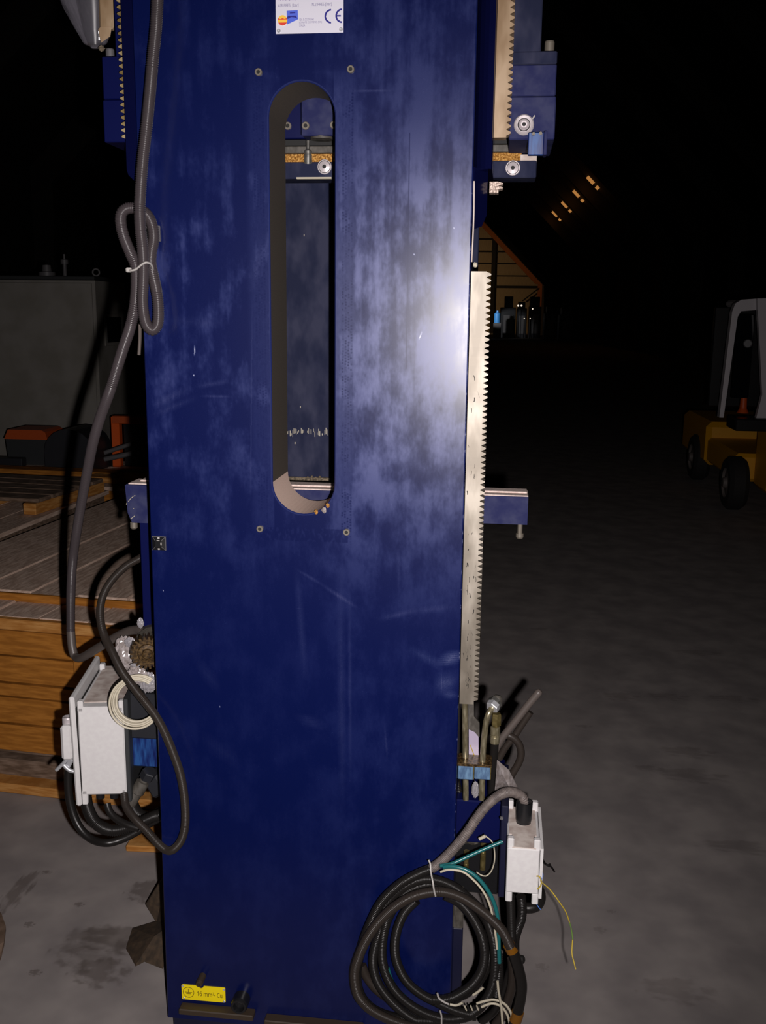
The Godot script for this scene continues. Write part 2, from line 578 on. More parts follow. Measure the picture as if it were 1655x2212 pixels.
	plain("glass_dark", Color8(12, 14, 18), 0.1)
	plain("label_yellow", Color8(252, 226, 12), 0.45)
	plain("ink_black", Color8(30, 26, 26), 0.6)
	plain("ink_brown", Color8(84, 66, 10), 0.6)
	plain("ink_grey", Color8(120, 114, 150), 0.6)
	plain("plate_white", Color8(214, 212, 224), 0.4)
	plain("emblem_yellow", Color8(244, 196, 70), 0.45)
	plain("emblem_red", Color8(214, 62, 50), 0.45)
	plain("emblem_blue", Color8(82, 104, 214), 0.45)
	plain("emblem_sky", Color8(130, 176, 232), 0.45)
	plain("emblem_navy", Color8(38, 36, 130), 0.45)
	plain("foot_bronze", Color8(58, 46, 34), 0.6)
	grainy("bare_iron", Color8(58, 54, 48), Color8(84, 80, 74), 0.03, Vector3(4, 2, 4), 0.6)
	grainy("slot_dust", Color8(58, 52, 46), Color8(76, 66, 56), 0.2, Vector3(4, 4, 4), 0.85)
	grainy("dust_bed", Color8(206, 178, 164), Color8(224, 200, 186), 0.2, Vector3(4, 4, 4), 0.95)
	grainy("ledge_dust", Color8(204, 182, 174), Color8(226, 208, 198), 0.05, Vector3(4, 4, 4), 0.95)
	grainy("cardboard_wet", Color8(44, 34, 24), Color8(74, 58, 42), 0.03, Vector3(3, 3, 3), 0.85)
	grainy("concrete", Color8(138, 131, 130), Color8(160, 152, 149), 0.012, Vector3(0.7, 0.7, 0.7), 0.88, 0.0, 0.3, 0.0, 0.2)
	grainy("gable_sheet", Color8(150, 130, 104), Color8(176, 152, 122), 0.05, Vector3(2.5, 0.05, 2.5), 0.7, 0.0, 0.3)
	plain("gable_girt", Color8(30, 24, 20), 0.8)
	grainy("glulam", Color8(150, 78, 30), Color8(190, 106, 44), 0.02, Vector3(0.4, 3, 0.4), 0.7)
	plain("hall_dark", Color8(52, 48, 44), 0.9)
	plain("drum_blue", Color8(70, 150, 224), 0.4)
	var film := plain("clear_film", Color(0.8, 0.78, 0.84, 0.1), 0.14, 0.0, 1.0)
	film.transparency = BaseMaterial3D.TRANSPARENCY_ALPHA
	film.cull_mode = BaseMaterial3D.CULL_DISABLED
	grainy("film_milky", Color8(128, 118, 114), Color8(178, 170, 170), 0.02, Vector3(6, 6, 6), 0.18, 0.0, 0.9)
	plain("film_silver", Color8(176, 172, 176), 0.14, 0.35, 1.0)
	plain("film_lilac", Color8(166, 156, 176), 0.25)
	var day := plain("rooflight_glow", Color8(120, 92, 60), 0.5)
	day.emission_enabled = true
	day.emission = Color8(255, 176, 96)
	day.emission_energy_multiplier = 0.4
	var bulb := plain("lamp_glow", Color8(255, 255, 250), 0.5)
	bulb.emission_enabled = true
	bulb.emission = Color8(255, 240, 220)
	bulb.emission_energy_multiplier = 0.9


func _ready() -> void:
	rng.seed = 7
	# camera, darkness round it, flash
	var cam := Camera3D.new()
	cam.name = "camera"
	cam.fov = 54.55
	cam.near = 0.05
	cam.far = 400.0
	cam.position = Vector3(0.3880, 1.6000, 1.9200)
	cam.rotation_order = EULER_ORDER_YXZ
	cam.rotation_degrees = Vector3(-11.200, 6.764, 0.636)
	add_child(cam)
	cam.make_current()
	var env := Environment.new()
	env.background_mode = Environment.BG_COLOR
	env.background_color = Color(0, 0, 0)
	env.tonemap_mode = Environment.TONE_MAPPER_LINEAR
	env.tonemap_exposure = 1.0
	env.sdfgi_enabled = true
	env.ssao_enabled = true
	env.ssil_enabled = true
	var around := WorldEnvironment.new()
	around.name = "surroundings"
	around.environment = env
	add_child(around)
	var flash := SpotLight3D.new()  # the flash of the camera, right of the lens
	flash.name = "camera_flash"
	flash.position = Vector3(0.4491, 1.5565, 1.9214)
	flash.rotation_order = EULER_ORDER_YXZ
	flash.rotation_degrees = Vector3(-11.200, 6.764, 0.636) + Vector3(1.0, 6.0, 0.0)
	flash.light_color = Color(1.0, 0.97, 0.965)
	flash.light_energy = 6.3
	flash.light_size = 0.010
	flash.spot_range = 160.0
	flash.spot_attenuation = 2.0
	flash.spot_angle = 46.0
	flash.spot_angle_attenuation = 1.0
	flash.shadow_enabled = true
	add_child(flash)

	make_materials()
	build_hall()
	build_far_end()
	build_forklift()
	build_left_store()
	build_column()
	build_racks()
	build_carriage()
	build_crossbar()
	build_left_side()
	build_left_box()
	build_left_hoses()
	build_right_side()
	build_right_box()
	build_hose_coil()
	build_floor_litter()


func hall_place() -> Transform3D:
	return Transform3D(Basis(Vector3.UP, deg_to_rad(3.3)), Vector3(0.388, 0, 1.92))


func build_hall() -> void:
	var place := hall_place()
	var s := Shape.new()
	s.box(Vector3(0, -0.1, -46), Vector3(18.8, 0.2, 108.4), 0.0)
	var floor_node := structure("floor", s, M.concrete, place)
	# old oil and dirt soaked into the concrete
	var im := Image.create(256, 256, false, Image.FORMAT_RGBA8)
	var f := FastNoiseLite.new()
	f.seed = 4
	f.frequency = 0.012
	for y in 256:
		for x in 256:
			var r := Vector2(x - 127.5, y - 127.5).length() / 127.5
			var a := smoothstep(0.95, 0.35, r + f.get_noise_2d(x, y) * 0.75)
			im.set_pixel(x, y, Color(0.34, 0.28, 0.24, a * 0.26))
	var stain := StandardMaterial3D.new()
	stain.albedo_texture = ImageTexture.create_from_image(im)
	stain.transparency = BaseMaterial3D.TRANSPARENCY_ALPHA
	stain.roughness = 0.6
	var faint: StandardMaterial3D = stain.duplicate()
	faint.albedo_color = Color(1, 1, 1, 0.45)
	var back := place.affine_inverse()
	var spots := [[Vector3(-0.6162, 0.0000, -0.2630), 0.10, 0.12], [Vector3(-0.5528, 0.0000, -0.1698), 0.08, 0.07], [Vector3(-0.5603, -0.0000, -0.2998), 0.13, 0.07], [Vector3(-0.9167, 0.0000, -0.4748), 0.035, 0.13], [Vector3(-0.5635, 0.0000, -0.5237), 0.06, 0.07], [Vector3(-0.7220, 0.0000, -0.4340), 0.018, 0.014], [Vector3(-0.8151, 0.0000, -0.3294), 0.018, 0.016], [Vector3(-0.7090, 0.0000, -0.1450), 0.02, 0.016],
		[Vector3(-0.8821, 0.0000, -0.5752), 0.018, 0.012], [Vector3(0.9349, 0.0000, -2.2174), 0.09, 0.06], [Vector3(1.1338, 0.0000, -2.2470), 0.10, 0.05], [Vector3(1.1235, 0.0000, -1.6847), 0.12, 0.06], [Vector3(1.0973, 0.0000, -1.4874), 0.14, 0.07], [Vector3(1.3601, -0.0000, -2.8569), 0.14, 0.05], [Vector3(1.4073, 0.0000, -2.2610), 0.12, 0.05], [Vector3(1.1654, 0.0000, -1.0043), 0.14, 0.05], [Vector3(0.7315, 0.0000, -0.6015), 0.015, 0.012], [Vector3(0.6921, 0.0000, -0.5116), 0.02, 0.02], [Vector3(0.5336, 0.0000, -0.3356), 0.02, 0.02], [Vector3(0.8542, 0.0000, -0.2912), 0.10, 0.06], [Vector3(0.7517, 0.0000, -1.8684), 0.04, 0.02], [Vector3(0.9568, 0.0000, -1.5232), 0.06, 0.03], [Vector3(0.6312, 0.0000, -3.1123), 0.08, 0.03]]
	for spot in spots:
		var q := Shape.new()
		var mid: Vector3 = spot[0] + Vector3(0, 0.0012, 0)
		var ex := Vector3(spot[1], 0, 0)
		var ez := Vector3(0, 0, spot[2])
		q.quad(back * (mid - ex + ez), back * (mid + ex + ez), back * (mid + ex - ez), back * (mid - ex - ez), Vector2(0, 1), Vector2(1, 1), Vector2(1, 0), Vector2(0, 0))
		put(floor_node, "stain", q, faint if spot[0].x > 0.3 else stain)
	for side in [-1.0, 1.0]:
		var w := Shape.new()
		w.box(Vector3(side * 9.3, 2.4, -46), Vector3(0.2, 4.8, 108.0), 0.0)
		structure("wall_left" if side < 0 else "wall_right", w, M.hall_dark, place)
		var c := Shape.new()
		c.prism(PackedVector2Array([Vector2(0, 13.9), Vector2(0, 14.2), Vector2(side * 9.6, 4.6), Vector2(side * 9.3, 4.6)]), Transform3D(Basis(), Vector3(0, 0, 8)), 108.0)
		structure("ceiling" if side < 0 else "ceiling_right", c, M.hall_dark, place)
	var outline := PackedVector2Array([Vector2(-9.3, 0), Vector2(9.3, 0), Vector2(9.3, 4.65), Vector2(0, 13.95), Vector2(-9.3, 4.65)])
	var g := Shape.new()
	g.prism(outline, Transform3D(Basis(), Vector3(0, 0, -100)), 0.2)
	var gable := structure("wall_back", g, M.gable_sheet, place)
	var p := Shape.new()
	p.prism(outline, Transform3D(Basis(), Vector3(0, 0, 8.2)), 0.2)
	structure("wall_front", p, M.hall_dark, place)
	for y in [Vector3(5.822, 8.933, -99.000).y, Vector3(5.863, 7.769, -99.000).y, Vector3(5.903, 6.651, -99.000).y, Vector3(5.943, 5.502, -99.000).y]:
		var q := Shape.new()
		var half: float = 13.9 - y - 0.2
		q.box(Vector3(0, y, -99.9), Vector3(minf(half, 9.2) * 2, 0.11, 0.2), 0.0)
		put(gable, "girt", q, M.gable_girt)
	var q2 := Shape.new()
	q2.box(Vector3(0, Vector3(5.980, 4.456, -99.000).y, -99.85), Vector3(18.2, 0.24, 0.3), 0.0)
	put(gable, "girt", q2, M.gable_girt)
	for u in [Vector3(4.439, 5.271, -99.000).x, -Vector3(4.439, 5.271, -99.000).x]:
		var q := Shape.new()
		q.box(Vector3(u, 4.6, -99.8), Vector3(0.36, 9.4, 0.4), 0.0)
		put(gable, "post", q, M.gable_girt)
	var q3 := Shape.new()
	var s0 := Vector3(7.350, 3.119, -99.400)
	var s1 := Vector3(8.865, 4.319, -99.400)
	q3.tube(PackedVector3Array([s0, s1]), 0.07, 6)
	put(gable, "brace", q3, M.gable_girt)
	for side in [-1.0, 1.0]:
		var e := Shape.new()
		e.prism(PackedVector2Array([Vector2(side * 9.2, 4.75), Vector2(side * 8.55, 4.75), Vector2(0, 13.3), Vector2(0, 13.9)]), Transform3D(Basis(), Vector3(0, 0, -99.5)), 0.3)
		e.box(Vector3(side * 9.0, 2.4, -99.6), Vector3(0.4, 4.7, 0.3), 0.0)
		put(gable, "edge_rafter", e, M.glulam)
	# glued timber rafters carry the roof
	var frames := Node3D.new()
	frames.name = "roof_frame"
	frames.transform = place
	frames.set_meta("kind", "structure")
	add_child(frames)
	for side in [-1.0, 1.0]:
		var r := Shape.new()
		r.prism(PackedVector2Array([Vector2(side * 9.2, 0), Vector2(side * 9.2, 4.7), Vector2(0, 13.9), Vector2(0, 13.1), Vector2(side * 8.7, 4.4), Vector2(side * 8.85, 0)]), Transform3D(Basis(), Vector3(0, 0, 0.1)), 0.2)
		var mesh := r.mesh()
		mesh.surface_set_material(0, M.hall_dark)
		for k in 19:
			var o := MeshInstance3D.new()
			o.name = "rafter"
			o.mesh = mesh
			o.position.z = -(2.4 + 5.0 * k)
			frames.add_child(o, true)
	var n := 0
	for w in [46.7, 51.7, 56.7, 61.7]:
		n += 1
		var win := Node3D.new()
		win.name = "window_%d" % n
		win.set_meta("kind", "structure")
		win.transform = place
		add_child(win)
		for part in [[6.60, 0.16], [6.28, 0.42]]:
			var q := Shape.new()
			var d := Vector3(1, -1, 0).normalized()
			var mid := Vector3(part[0], 13.9 - part[0], -w) + Vector3(-1, -1, 0).normalized() * 0.03
			q.box(mid, Vector3(part[1], 0.05, 0.55), 0.0, Basis(d, Vector3(1, 1, 0).normalized(), Vector3.BACK))
			put(win, "pane", q, M.rooflight_glow)
		var l := OmniLight3D.new()
		l.name = "rooflight"
		l.position = Vector3(6.0, 7.1, -w)
		l.light_color = Color(1.0, 0.66, 0.36)
		l.light_energy = 0.03
		l.light_size = 0.2
		l.omni_range = 160
		l.omni_attenuation = 2.0
		l.shadow_enabled = true
		win.add_child(l)


func build_far_end() -> void:
	var place := hall_place()
	# floodlight on a mast that lights the far gable
	var lamp := placed_thing("floodlight", "floodlight on a mast shining at the far gable, behind the column", "lamp", place)
	var s := Shape.new()
	s.tube(PackedVector3Array([Vector3(-2.5, 0, -86), Vector3(-2.5, 4.4, -86)]), 0.05, 8)
	s.box(Vector3(-2.5, 0.02, -86), Vector3(0.8, 0.04, 0.8), 0.005)
	put(lamp, "mast", s, M.dark_iron)
	var b := Shape.new()
	b.box(Vector3(-2.5, 4.5, -86.0), Vector3(0.42, 0.3, 0.16), 0.01)
	put(lamp, "housing", b, M.dark_iron)
	var e := Shape.new()
	e.box(Vector3(-2.5, 4.5, -86.1), Vector3(0.36, 0.24, 0.02), 0.002)
	put(lamp, "lamp_glass", e, M.lamp_glow)
	var l := SpotLight3D.new()
	l.name = "floodlight_beam"
	l.position = Vector3(-2.5, 4.5, -86.16)
	l.rotation_degrees = Vector3(-4, -22, 0)
	l.light_color = Color(1.0, 0.86, 0.66)
	l.light_energy = 28.0
	l.light_size = 0.15
	l.spot_angle = 42
	l.spot_angle_attenuation = 1.0
	l.spot_range = 160
	l.spot_attenuation = 2.0
	l.shadow_enabled = true
	lamp.add_child(l)
	# machines parked in front of the gable, black against it
	var defs := [
		["dark machine with a square tower directly behind the blue drum", Vector3(4.147, 0.828, -78.000), Vector3(5.294, 2.303, -78.000), Vector3(4.450, 2.294, -78.000), Vector3(5.088, 3.131, -78.000)],
		["dark machine with two small lamps on its cab", Vector3(5.418, 0.843, -78.000), Vector3(6.140, 2.242, -78.000), Vector3(5.508, 2.236, -78.000), Vector3(6.016, 2.725, -78.000)],
		["broad dark machine in front of the right gable post", Vector3(6.335, 0.854, -78.000), Vector3(7.222, 2.392, -78.000), Vector3(6.380, 2.383, -78.000), Vector3(7.122, 3.116, -78.000)],
		["low black machine just right of the gable corner", Vector3(7.115, 0.839, -74.000), Vector3(7.935, 1.903, -74.000), Vector3(7.270, 1.896, -74.000), Vector3(7.649, 2.359, -74.000)],
		["black machine farthest right in the dark row", Vector3(7.742, 0.829, -70.000), Vector3(8.705, 1.775, -70.000), Vector3(7.889, 1.766, -70.000), Vector3(8.242, 2.267, -70.000)]]
	for d in defs:
		var lo: Vector3 = d[1]
		var hi: Vector3 = d[2]
		var tl: Vector3 = d[3]
		var th: Vector3 = d[4]
		var m := placed_thing("parked_machine", d[0], "machine", place * Transform3D(Basis(), Vector3((lo.x + hi.x) / 2, 0, lo.z)), "machines parked at the far gable")
		var wide := hi.x - lo.x
		var body := Shape.new()
		body.box(Vector3(0, hi.y / 2, -0.6), Vector3(wide, hi.y, 1.2), 0.03)
		put(m, "body", body, M.dark_iron)
		var tower := Shape.new()
		var mid := (tl.x + th.x) / 2 - (lo.x + hi.x) / 2
		tower.box(Vector3(mid, (hi.y + th.y) / 2, -0.6), Vector3(th.x - tl.x, th.y - hi.y, 0.8), 0.03)
		put(m, "tower", tower, M.dark_iron)
		var door := Shape.new()
		door.box(Vector3(0, hi.y * 0.45, 0.01), Vector3(wide * 0.6, hi.y * 0.6, 0.03), 0.005)
		put(m, "door", door, M.iron_grey)
	var bright := [[Vector3(5.384, 2.432, -77.000), 0.07, "small white lamp of a parked machine, left of the pair"], [Vector3(5.638, 2.435, -77.000), 0.07, "small white lamp of a parked machine, right of the pair"], [Vector3(6.479, 2.204, -77.000), 0.05, "round white lamp on the broad dark machine"], [Vector3(6.323, 1.483, -77.000), 0.04, "low white lamp in front of the broad dark machine"], [Vector3(5.882, 1.478, -77.000), 0.04, "low white lamp between two dark machines"]]
	for q in bright:
		var at: Vector3 = q[0]
		var o := placed_thing("signal_lamp", q[2], "lamp", place * Transform3D(Basis(), at), "lamps of the parked machines")
		var disc := Shape.new()
		disc.lathe(Vector3.ZERO, Vector3.BACK, [Vector2(0, -0.1), Vector2(q[1], -0.1), Vector2(q[1], 0.0), Vector2(q[1] * 0.6, 0.04), Vector2(0, 0.05)], 12)
		put(o, "lamp_glass", disc, M.lamp_glow)
		var arm := Shape.new()
		arm.box(Vector3(0, -at.y / 2 - 0.02, -0.1), Vector3(0.05, at.y - 0.04, 0.05), 0.005)
		put(o, "stem", arm, M.dark_iron)
	var b0 := Vector3(3.565, 1.149, -76.000)
	var b1 := Vector3(4.041, 1.867, -76.000)
	var drum := placed_thing("plastic_drum", "bright blue plastic drum with a narrow neck, far off right of the gear rack", "drum", place * Transform3D(Basis(), Vector3((b0.x + b1.x) / 2, 0, b0.z)))
	var r := (b1.x - b0.x) / 2
	var h := b1.y - b0.y
	var pal := Shape.new()
	pal.box(Vector3(0, b0.y / 2, 0), Vector3(r * 2.4, b0.y, r * 2.4), 0.02)
	put(drum, "stand", pal, M.iron_grey)
	var bar := Shape.new()
	bar.lathe(Vector3(0, b0.y, 0), Vector3.UP, [Vector2(0, 0), Vector2(r, 0), Vector2(r, h * 0.9), Vector2(r * 0.8, h), Vector2(r * 0.4, h * 1.05)], 20)
	put(drum, "barrel", bar, M.drum_blue)
	var neck := Shape.new()
	neck.lathe(Vector3(0, b0.y + h * 1.04, 0), Vector3.UP, [Vector2(r * 0.4, 0), Vector2(r * 0.36, h * 0.2), Vector2(0, h * 0.22)], 14)
	put(drum, "neck", neck, M.drum_blue)
	var wl := SpotLight3D.new()  # a lamp of the machine row reaches the drum
	wl.name = "drum_lamp"
	var from := Vector3(b0.x - 1.6, 2.6, -73.0)
	var lamp2 := placed_thing("work_lamp", "work lamp on a pole beside the blue drum, behind the column", "lamp", place * Transform3D(Basis(), Vector3(from.x, 0, from.z)))
	var pole := Shape.new()
	pole.tube(PackedVector3Array([Vector3(0, 0, 0.1), Vector3(0, 2.6, 0.1)]), 0.04, 8)
	pole.box(Vector3(0, 0.02, 0.1), Vector3(0.5, 0.04, 0.5), 0.004)
	put(lamp2, "pole", pole, M.dark_iron)
	var glow := Shape.new()
	glow.lathe(Vector3(0, 2.6, 0.06), Vector3(0.46, -0.3, -0.8), [Vector2(0, 0), Vector2(0.12, 0.0), Vector2(0.12, 0.05), Vector2(0, 0.06)], 14)
	put(lamp2, "lamp_glass", glow, M.lamp_glow)
	wl.position = Vector3(0.05, 2.58, -0.05)
	wl.light_energy = 9.0
	wl.light_size = 0.1
	wl.spot_angle = 14
	wl.spot_angle_attenuation = 0.5
	wl.spot_range = 160
	wl.spot_attenuation = 2.0
	wl.shadow_enabled = true
	var goal := Vector3((b0.x + b1.x) / 2, b0.y + h * 0.6, b0.z) - Vector3(from.x, 0, from.z)
	wl.look_at_from_position(wl.position, goal, Vector3.UP)
	lamp2.add_child(wl)


func build_forklift() -> void:
	var t := thing("tow_tractor", "yellow and white industrial tow tractor parked in the dark on the right", "tractor", Vector3(2.9, 0, -7.6))
	var s := Shape.new()
	s.box(Vector3(2.95, 0.42, -8.55), Vector3(1.2, 0.42, 1.3), 0.05)
	put(t, "front_deck", s, M.forklift_yellow)
	s = Shape.new()
	s.box(Vector3(2.95, 0.36, -7.35), Vector3(1.16, 0.24, 1.2), 0.03)
	put(t, "chassis", s, M.forklift_yellow)
	s = Shape.new()
	s.box(Vector3(3.02, 0.50, -6.52), Vector3(0.98, 0.62, 0.5), 0.05)
	put(t, "rear_body", s, M.forklift_yellow)
	s = Shape.new()
	s.box(Vector3(3.0, 0.27, -6.3), Vector3(0.8, 0.2, 0.18), 0.04)
	put(t, "bumper", s, M.forklift_yellow)
	s = Shape.new()
	s.box(Vector3(2.42, 0.76, -6.55), Vector3(0.30, 0.10, 0.3), 0.01)
	put(t, "step", s, M.plastic_black)
	# cab frame: slanted left pillar, rounded top, broad rear panel
	s = Shape.new()
	s.prism(PackedVector2Array([Vector2(2.178, 0.80), Vector2(2.212, 0.80), Vector2(2.262, 1.62), Vector2(2.285, 1.665), Vector2(2.40, 1.675), Vector2(2.40, 1.765), Vector2(2.28, 1.755), Vector2(2.235, 1.725), Vector2(2.215, 1.66)]), Transform3D(Basis(), Vector3(0, 0, -6.58)), 0.09)
	put(t, "cab_pillar", s, M.forklift_white)
	s = Shape.new()
	s.box(Vector3(3.05, 1.74, -7.2), Vector3(1.25, 0.06, 1.3), 0.02)
	put(t, "cab_roof", s, M.forklift_white)
	for z in [-6.62, -7.8]:
		s = Shape.new()
		s.tube(PackedVector3Array([Vector3(3.55, 0.80, z), Vector3(3.48, 1.72, z)]), 0.035, 8)
		put(t, "cab_pillar", s, M.forklift_white)
	s = Shape.new()
	s.box(Vector3(2.62, 1.25, -7.82), Vector3(0.6, 0.92, 0.06), 0.01)
	put(t, "front_panel", s, M.plastic_black)
	s = Shape.new()
	s.prism(PackedVector2Array([Vector2(2.455, 0.79), Vector2(2.49, 1.0), Vector2(2.40, 1.68), Vector2(2.39, 1.765), Vector2(3.3, 1.765), Vector2(3.5, 0.79)]), Transform3D(Basis(), Vector3(0, 0, -6.52)), 0.06)
	put(t, "rear_panel", s, M.forklift_white)
	s = Shape.new()
	s.box(Vector3(2.34, 1.30, -6.64), Vector3(0.14, 0.68, 0.02), 0.004)
	put(t, "cab_screen", s, M.glass_dark)
	s = Shape.new()
	s.lathe(Vector3(2.3391, 1.4088, -6.5000), Vector3(-0.2, 0, 1), [Vector2(0.035, -0.03), Vector2(0.035, 0), Vector2(0.028, 0.008), Vector2(0.012, 0.008), Vector2(0.012, 0.012), Vector2(0, 0.012)], 20)
	put(t, "round_lamp", s, M.iron_grey)
	s = Shape.new()
	s.lathe(Vector3(2.3898, 0.8311, -6.7000), Vector3.UP, [Vector2(0.05, 0.0), Vector2(0.03, 0.04), Vector2(0.025, 0.16), Vector2(0.035, 0.18), Vector2(0.0, 0.185)], 14)
	put(t, "steering_post", s, M.orange)
	for z in [-8.35, -6.75]:
		var w := Shape.new()
		w.lathe(Vector3(2.30, 0.23, z), Vector3.LEFT, [Vector2(0.0, -0.16), Vector2(0.2, -0.16), Vector2(0.23, -0.12), Vector2(0.23, -0.03), Vector2(0.2, 0.0), Vector2(0.13, 0.0)], 28)
		var wheel := put(t, "wheel", w, M.tyre)
		var hb := Shape.new()
		hb.lathe(Vector3(2.30, 0.23, z), Vector3.LEFT, [Vector2(0.13, 0.0), Vector2(0.12, -0.02), Vector2(0.05, -0.01), Vector2(0.04, 0.02), Vector2(0, 0.02)], 20)
		var hub := put(wheel, "hub", hb, M.hub_grey)
		hub.position = Vector3.ZERO
		var far_wheel := Shape.new()
		far_wheel.lathe(Vector3(3.45, 0.23, z), Vector3.LEFT, [Vector2(0.0, -0.16), Vector2(0.2, -0.16), Vector2(0.23, -0.12), Vector2(0.23, -0.03), Vector2(0.2, 0.0), Vector2(0, 0.0)], 28)
		put(t, "wheel", far_wheel, M.tyre)


func build_left_store() -> void:
	# crate with its lid, boards along the hall
	var c := placed_thing("packing_crate", "long wooden packing crate with a boarded lid, left of the column", "crate", Transform3D(Basis(Vector3.UP, deg_to_rad(-5)), Vector3(-1.1, 0, -1.06)))
	var x0 := -0.74
	var x1 := 1.25
	var rows := [[0.130, 0.223], [0.230, 0.320], [0.327, 0.370], [0.377, 0.466], [0.473, 0.558]]
	for k in rows.size():
		var s := Shape.new()
		s.box(Vector3((x0 + 0.115) / 2, (rows[k][0] + rows[k][1]) / 2, -0.012 - 0.002 * (k % 2)), Vector3(0.113 - x0, rows[k][1] - rows[k][0], 0.022), 0.002)
		put(c, "plank", s, M.wood_side)
		s = Shape.new()
		s.box(Vector3((0.25 + x1) / 2, (rows[k][0] + rows[k][1]) / 2, -0.012), Vector3(x1 - 0.25, rows[k][1] - rows[k][0], 0.022), 0.002)
		put(c, "plank", s, M.wood_side)
	for x in [0.182, x1 - 0.06]:
		var s := Shape.new()
		s.box(Vector3(x, 0.345, -0.004), Vector3(0.13, 0.435, 0.026), 0.003)
		put(c, "batten", s, M.wood_side)
	var t1 := Shape.new()
	t1.box(Vector3((x0 + x1) / 2, 0.581, -0.010), Vector3(x1 - x0, 0.038, 0.03), 0.003)
	put(c, "top_rail", t1, M.wood_fresh)
	var b1 := Shape.new()
	b1.box(Vector3((x0 + x1) / 2, 0.062, -0.05), Vector3(x1 - x0, 0.062, 0.08), 0.004)
	put(c, "bottom_rail", b1, M.wood_dark)
	var b2 := Shape.new()
	b2.box(Vector3((x0 + x1) / 2, 0.018, 0.004), Vector3(x1 - x0 + 0.1, 0.034, 0.10), 0.004)
	put(c, "skid", b2, M.wood_fresh)
	for z in [-1.0, -1.95]:
		var b3 := Shape.new()
		b3.box(Vector3((x0 + x1) / 2, 0.018, z), Vector3(x1 - x0, 0.034, 0.10), 0.004)
		put(c, "skid", b3, M.wood_dark)
	var inner := Shape.new()
	inner.box(Vector3((x0 + x1) / 2, 0.33, -1.05), Vector3(x1 - x0 - 0.02, 0.47, 2.0), 0.004)
	put(c, "box_body", inner, M.wood_dark)
	for k in 11:  # boards under the lid, seen at the front ledge
		var s := Shape.new()
		var w := (x1 - x0) / 11
		s.box(Vector3(x0 + w * (k + 0.5), 0.592 + 0.002 * (k % 3), -1.03), Vector3(w - 0.006, 0.02, 2.02), 0.002)
		put(c, "plank", s, M.wood_top)
	var widths := [0.19, 0.17, 0.2, 0.18, 0.19, 0.16, 0.2, 0.18, 0.19, 0.17, 0.2, 0.18, 0.19]
	var x := -0.72
	for k in 10:
		var w: float = widths[k]
		var s := Shape.new()
		s.box(Vector3(x + w / 2, 0.615 + 0.003 * ((k * 2) % 3), -1.2 - 0.01 * (k % 3)), Vector3(w - 0.005, 0.024, 2.0), 0.003)
		put(c, "lid_board", s, M.wood_top)
		x += w
	var le := Shape.new()
	le.box(Vector3(0.2, 0.615, -0.19), Vector3(1.9, 0.03, 0.018), 0.003)
	put(c, "lid_edge", le, M.wood_side)
	# second crate behind and left
	var d := placed_thing("flat_crate", "grey boarded crate lid beyond the long crate, at the left edge", "crate", Transform3D(Basis(Vector3.UP, deg_to_rad(-2)), Vector3(-2.42, 0, -1.98)))
	var body := Shape.new()
	body.box(Vector3(0, 0.3, -0.75), Vector3(1.06, 0.56, 1.4), 0.005)
	put(d, "box_body", body, M.wood_dark)
	for k in 6:
		var s := Shape.new()
		s.box(Vector3(-0.46 + k * 0.183, 0.592, -0.75), Vector3(0.178, 0.022, 1.46), 0.003)
		put(d, "lid_board", s, M.wood_top)
	# loose boards and a pallet piled on the crates
	var stack := placed_thing("pallet", "small weathered wooden pallet lying on the grey crate lid, left edge", "pallet", Transform3D(Basis(Vector3.UP, deg_to_rad(-6)), Vector3(-2.26, 0.604, -2.72)))
	for k in 5:
		var s := Shape.new()
		s.box(Vector3(0, 0.07, -0.08 - k * 0.135), Vector3(0.74, 0.02, 0.12), 0.003)
		put(stack, "plank", s, M.wood_dark)
	for xx in [-0.33, 0.0, 0.33]:
		var s := Shape.new()
		s.box(Vector3(xx, 0.03, -0.35), Vector3(0.07, 0.058, 0.7), 0.004)
		put(stack, "bearer", s, M.wood_fresh)
	var far_crate := placed_thing("low_crate", "broad low crate with loose boards under the dark machinery", "crate", Transform3D(Basis(Vector3.UP, deg_to_rad(-4)), Vector3(-2.0, 0, -3.55)))
	body = Shape.new()
	body.box(Vector3(0, 0.29, -0.5), Vector3(2.3, 0.58, 1.0), 0.005)
	put(far_crate, "box_body", body, M.wood_side)
	for k in 7:
		var s := Shape.new()
		s.box(Vector3(0, 0.592, -0.07 - 0.14 * k), Vector3(2.3, 0.024, 0.135), 0.003)
		put(far_crate, "lid_board", s, M.wood_top)
	var lies := [["fresh brown board across the front of the low crate", Vector3(-1.6, 0.628, -3.64), Vector3(0.9, 0.034, 0.13), -8.0, "wood_fresh"], ["grey brown board behind the fresh one on the low crate", Vector3(-2.3, 0.626, -3.9), Vector3(1.3, 0.03, 0.14), -3.0, "wood_side"], ["short thick board end nearest the hose shadow", Vector3(-1.62, 0.672, -3.62), Vector3(0.42, 0.045, 0.11), 9.0, "wood_side"]]
	for b in lies:
		var s := Shape.new()
		s.box(Vector3.ZERO, b[2], 0.003)
		var o := solo("loose_board", s, M[b[4]], b[0], "board", "loose boards on the low crate")
		o.transform = Transform3D(Basis(Vector3.UP, deg_to_rad(b[3])), b[1])
	# grey control cabinet
	var cab := thing("control_cabinet", "tall light grey steel control cabinet in the shadow on the left", "cabinet", Vector3(-3.1, 0, -5.5))
	var s2 := Shape.new()
	s2.box(Vector3(-3.15, 0.93, -5.52), Vector3(1.1, 1.80, 0.6), 0.006)
	put(cab, "body", s2, M.cabinet_paint)
	s2 = Shape.new()
	s2.box(Vector3(-3.15, 0.93, -5.21), Vector3(1.06, 1.76, 0.022), 0.006)
	put(cab, "door", s2, M.cabinet_paint)
	s2 = Shape.new()
	s2.box(Vector3(-3.15, 1.842, -5.5), Vector3(1.14, 0.03, 0.68), 0.006)
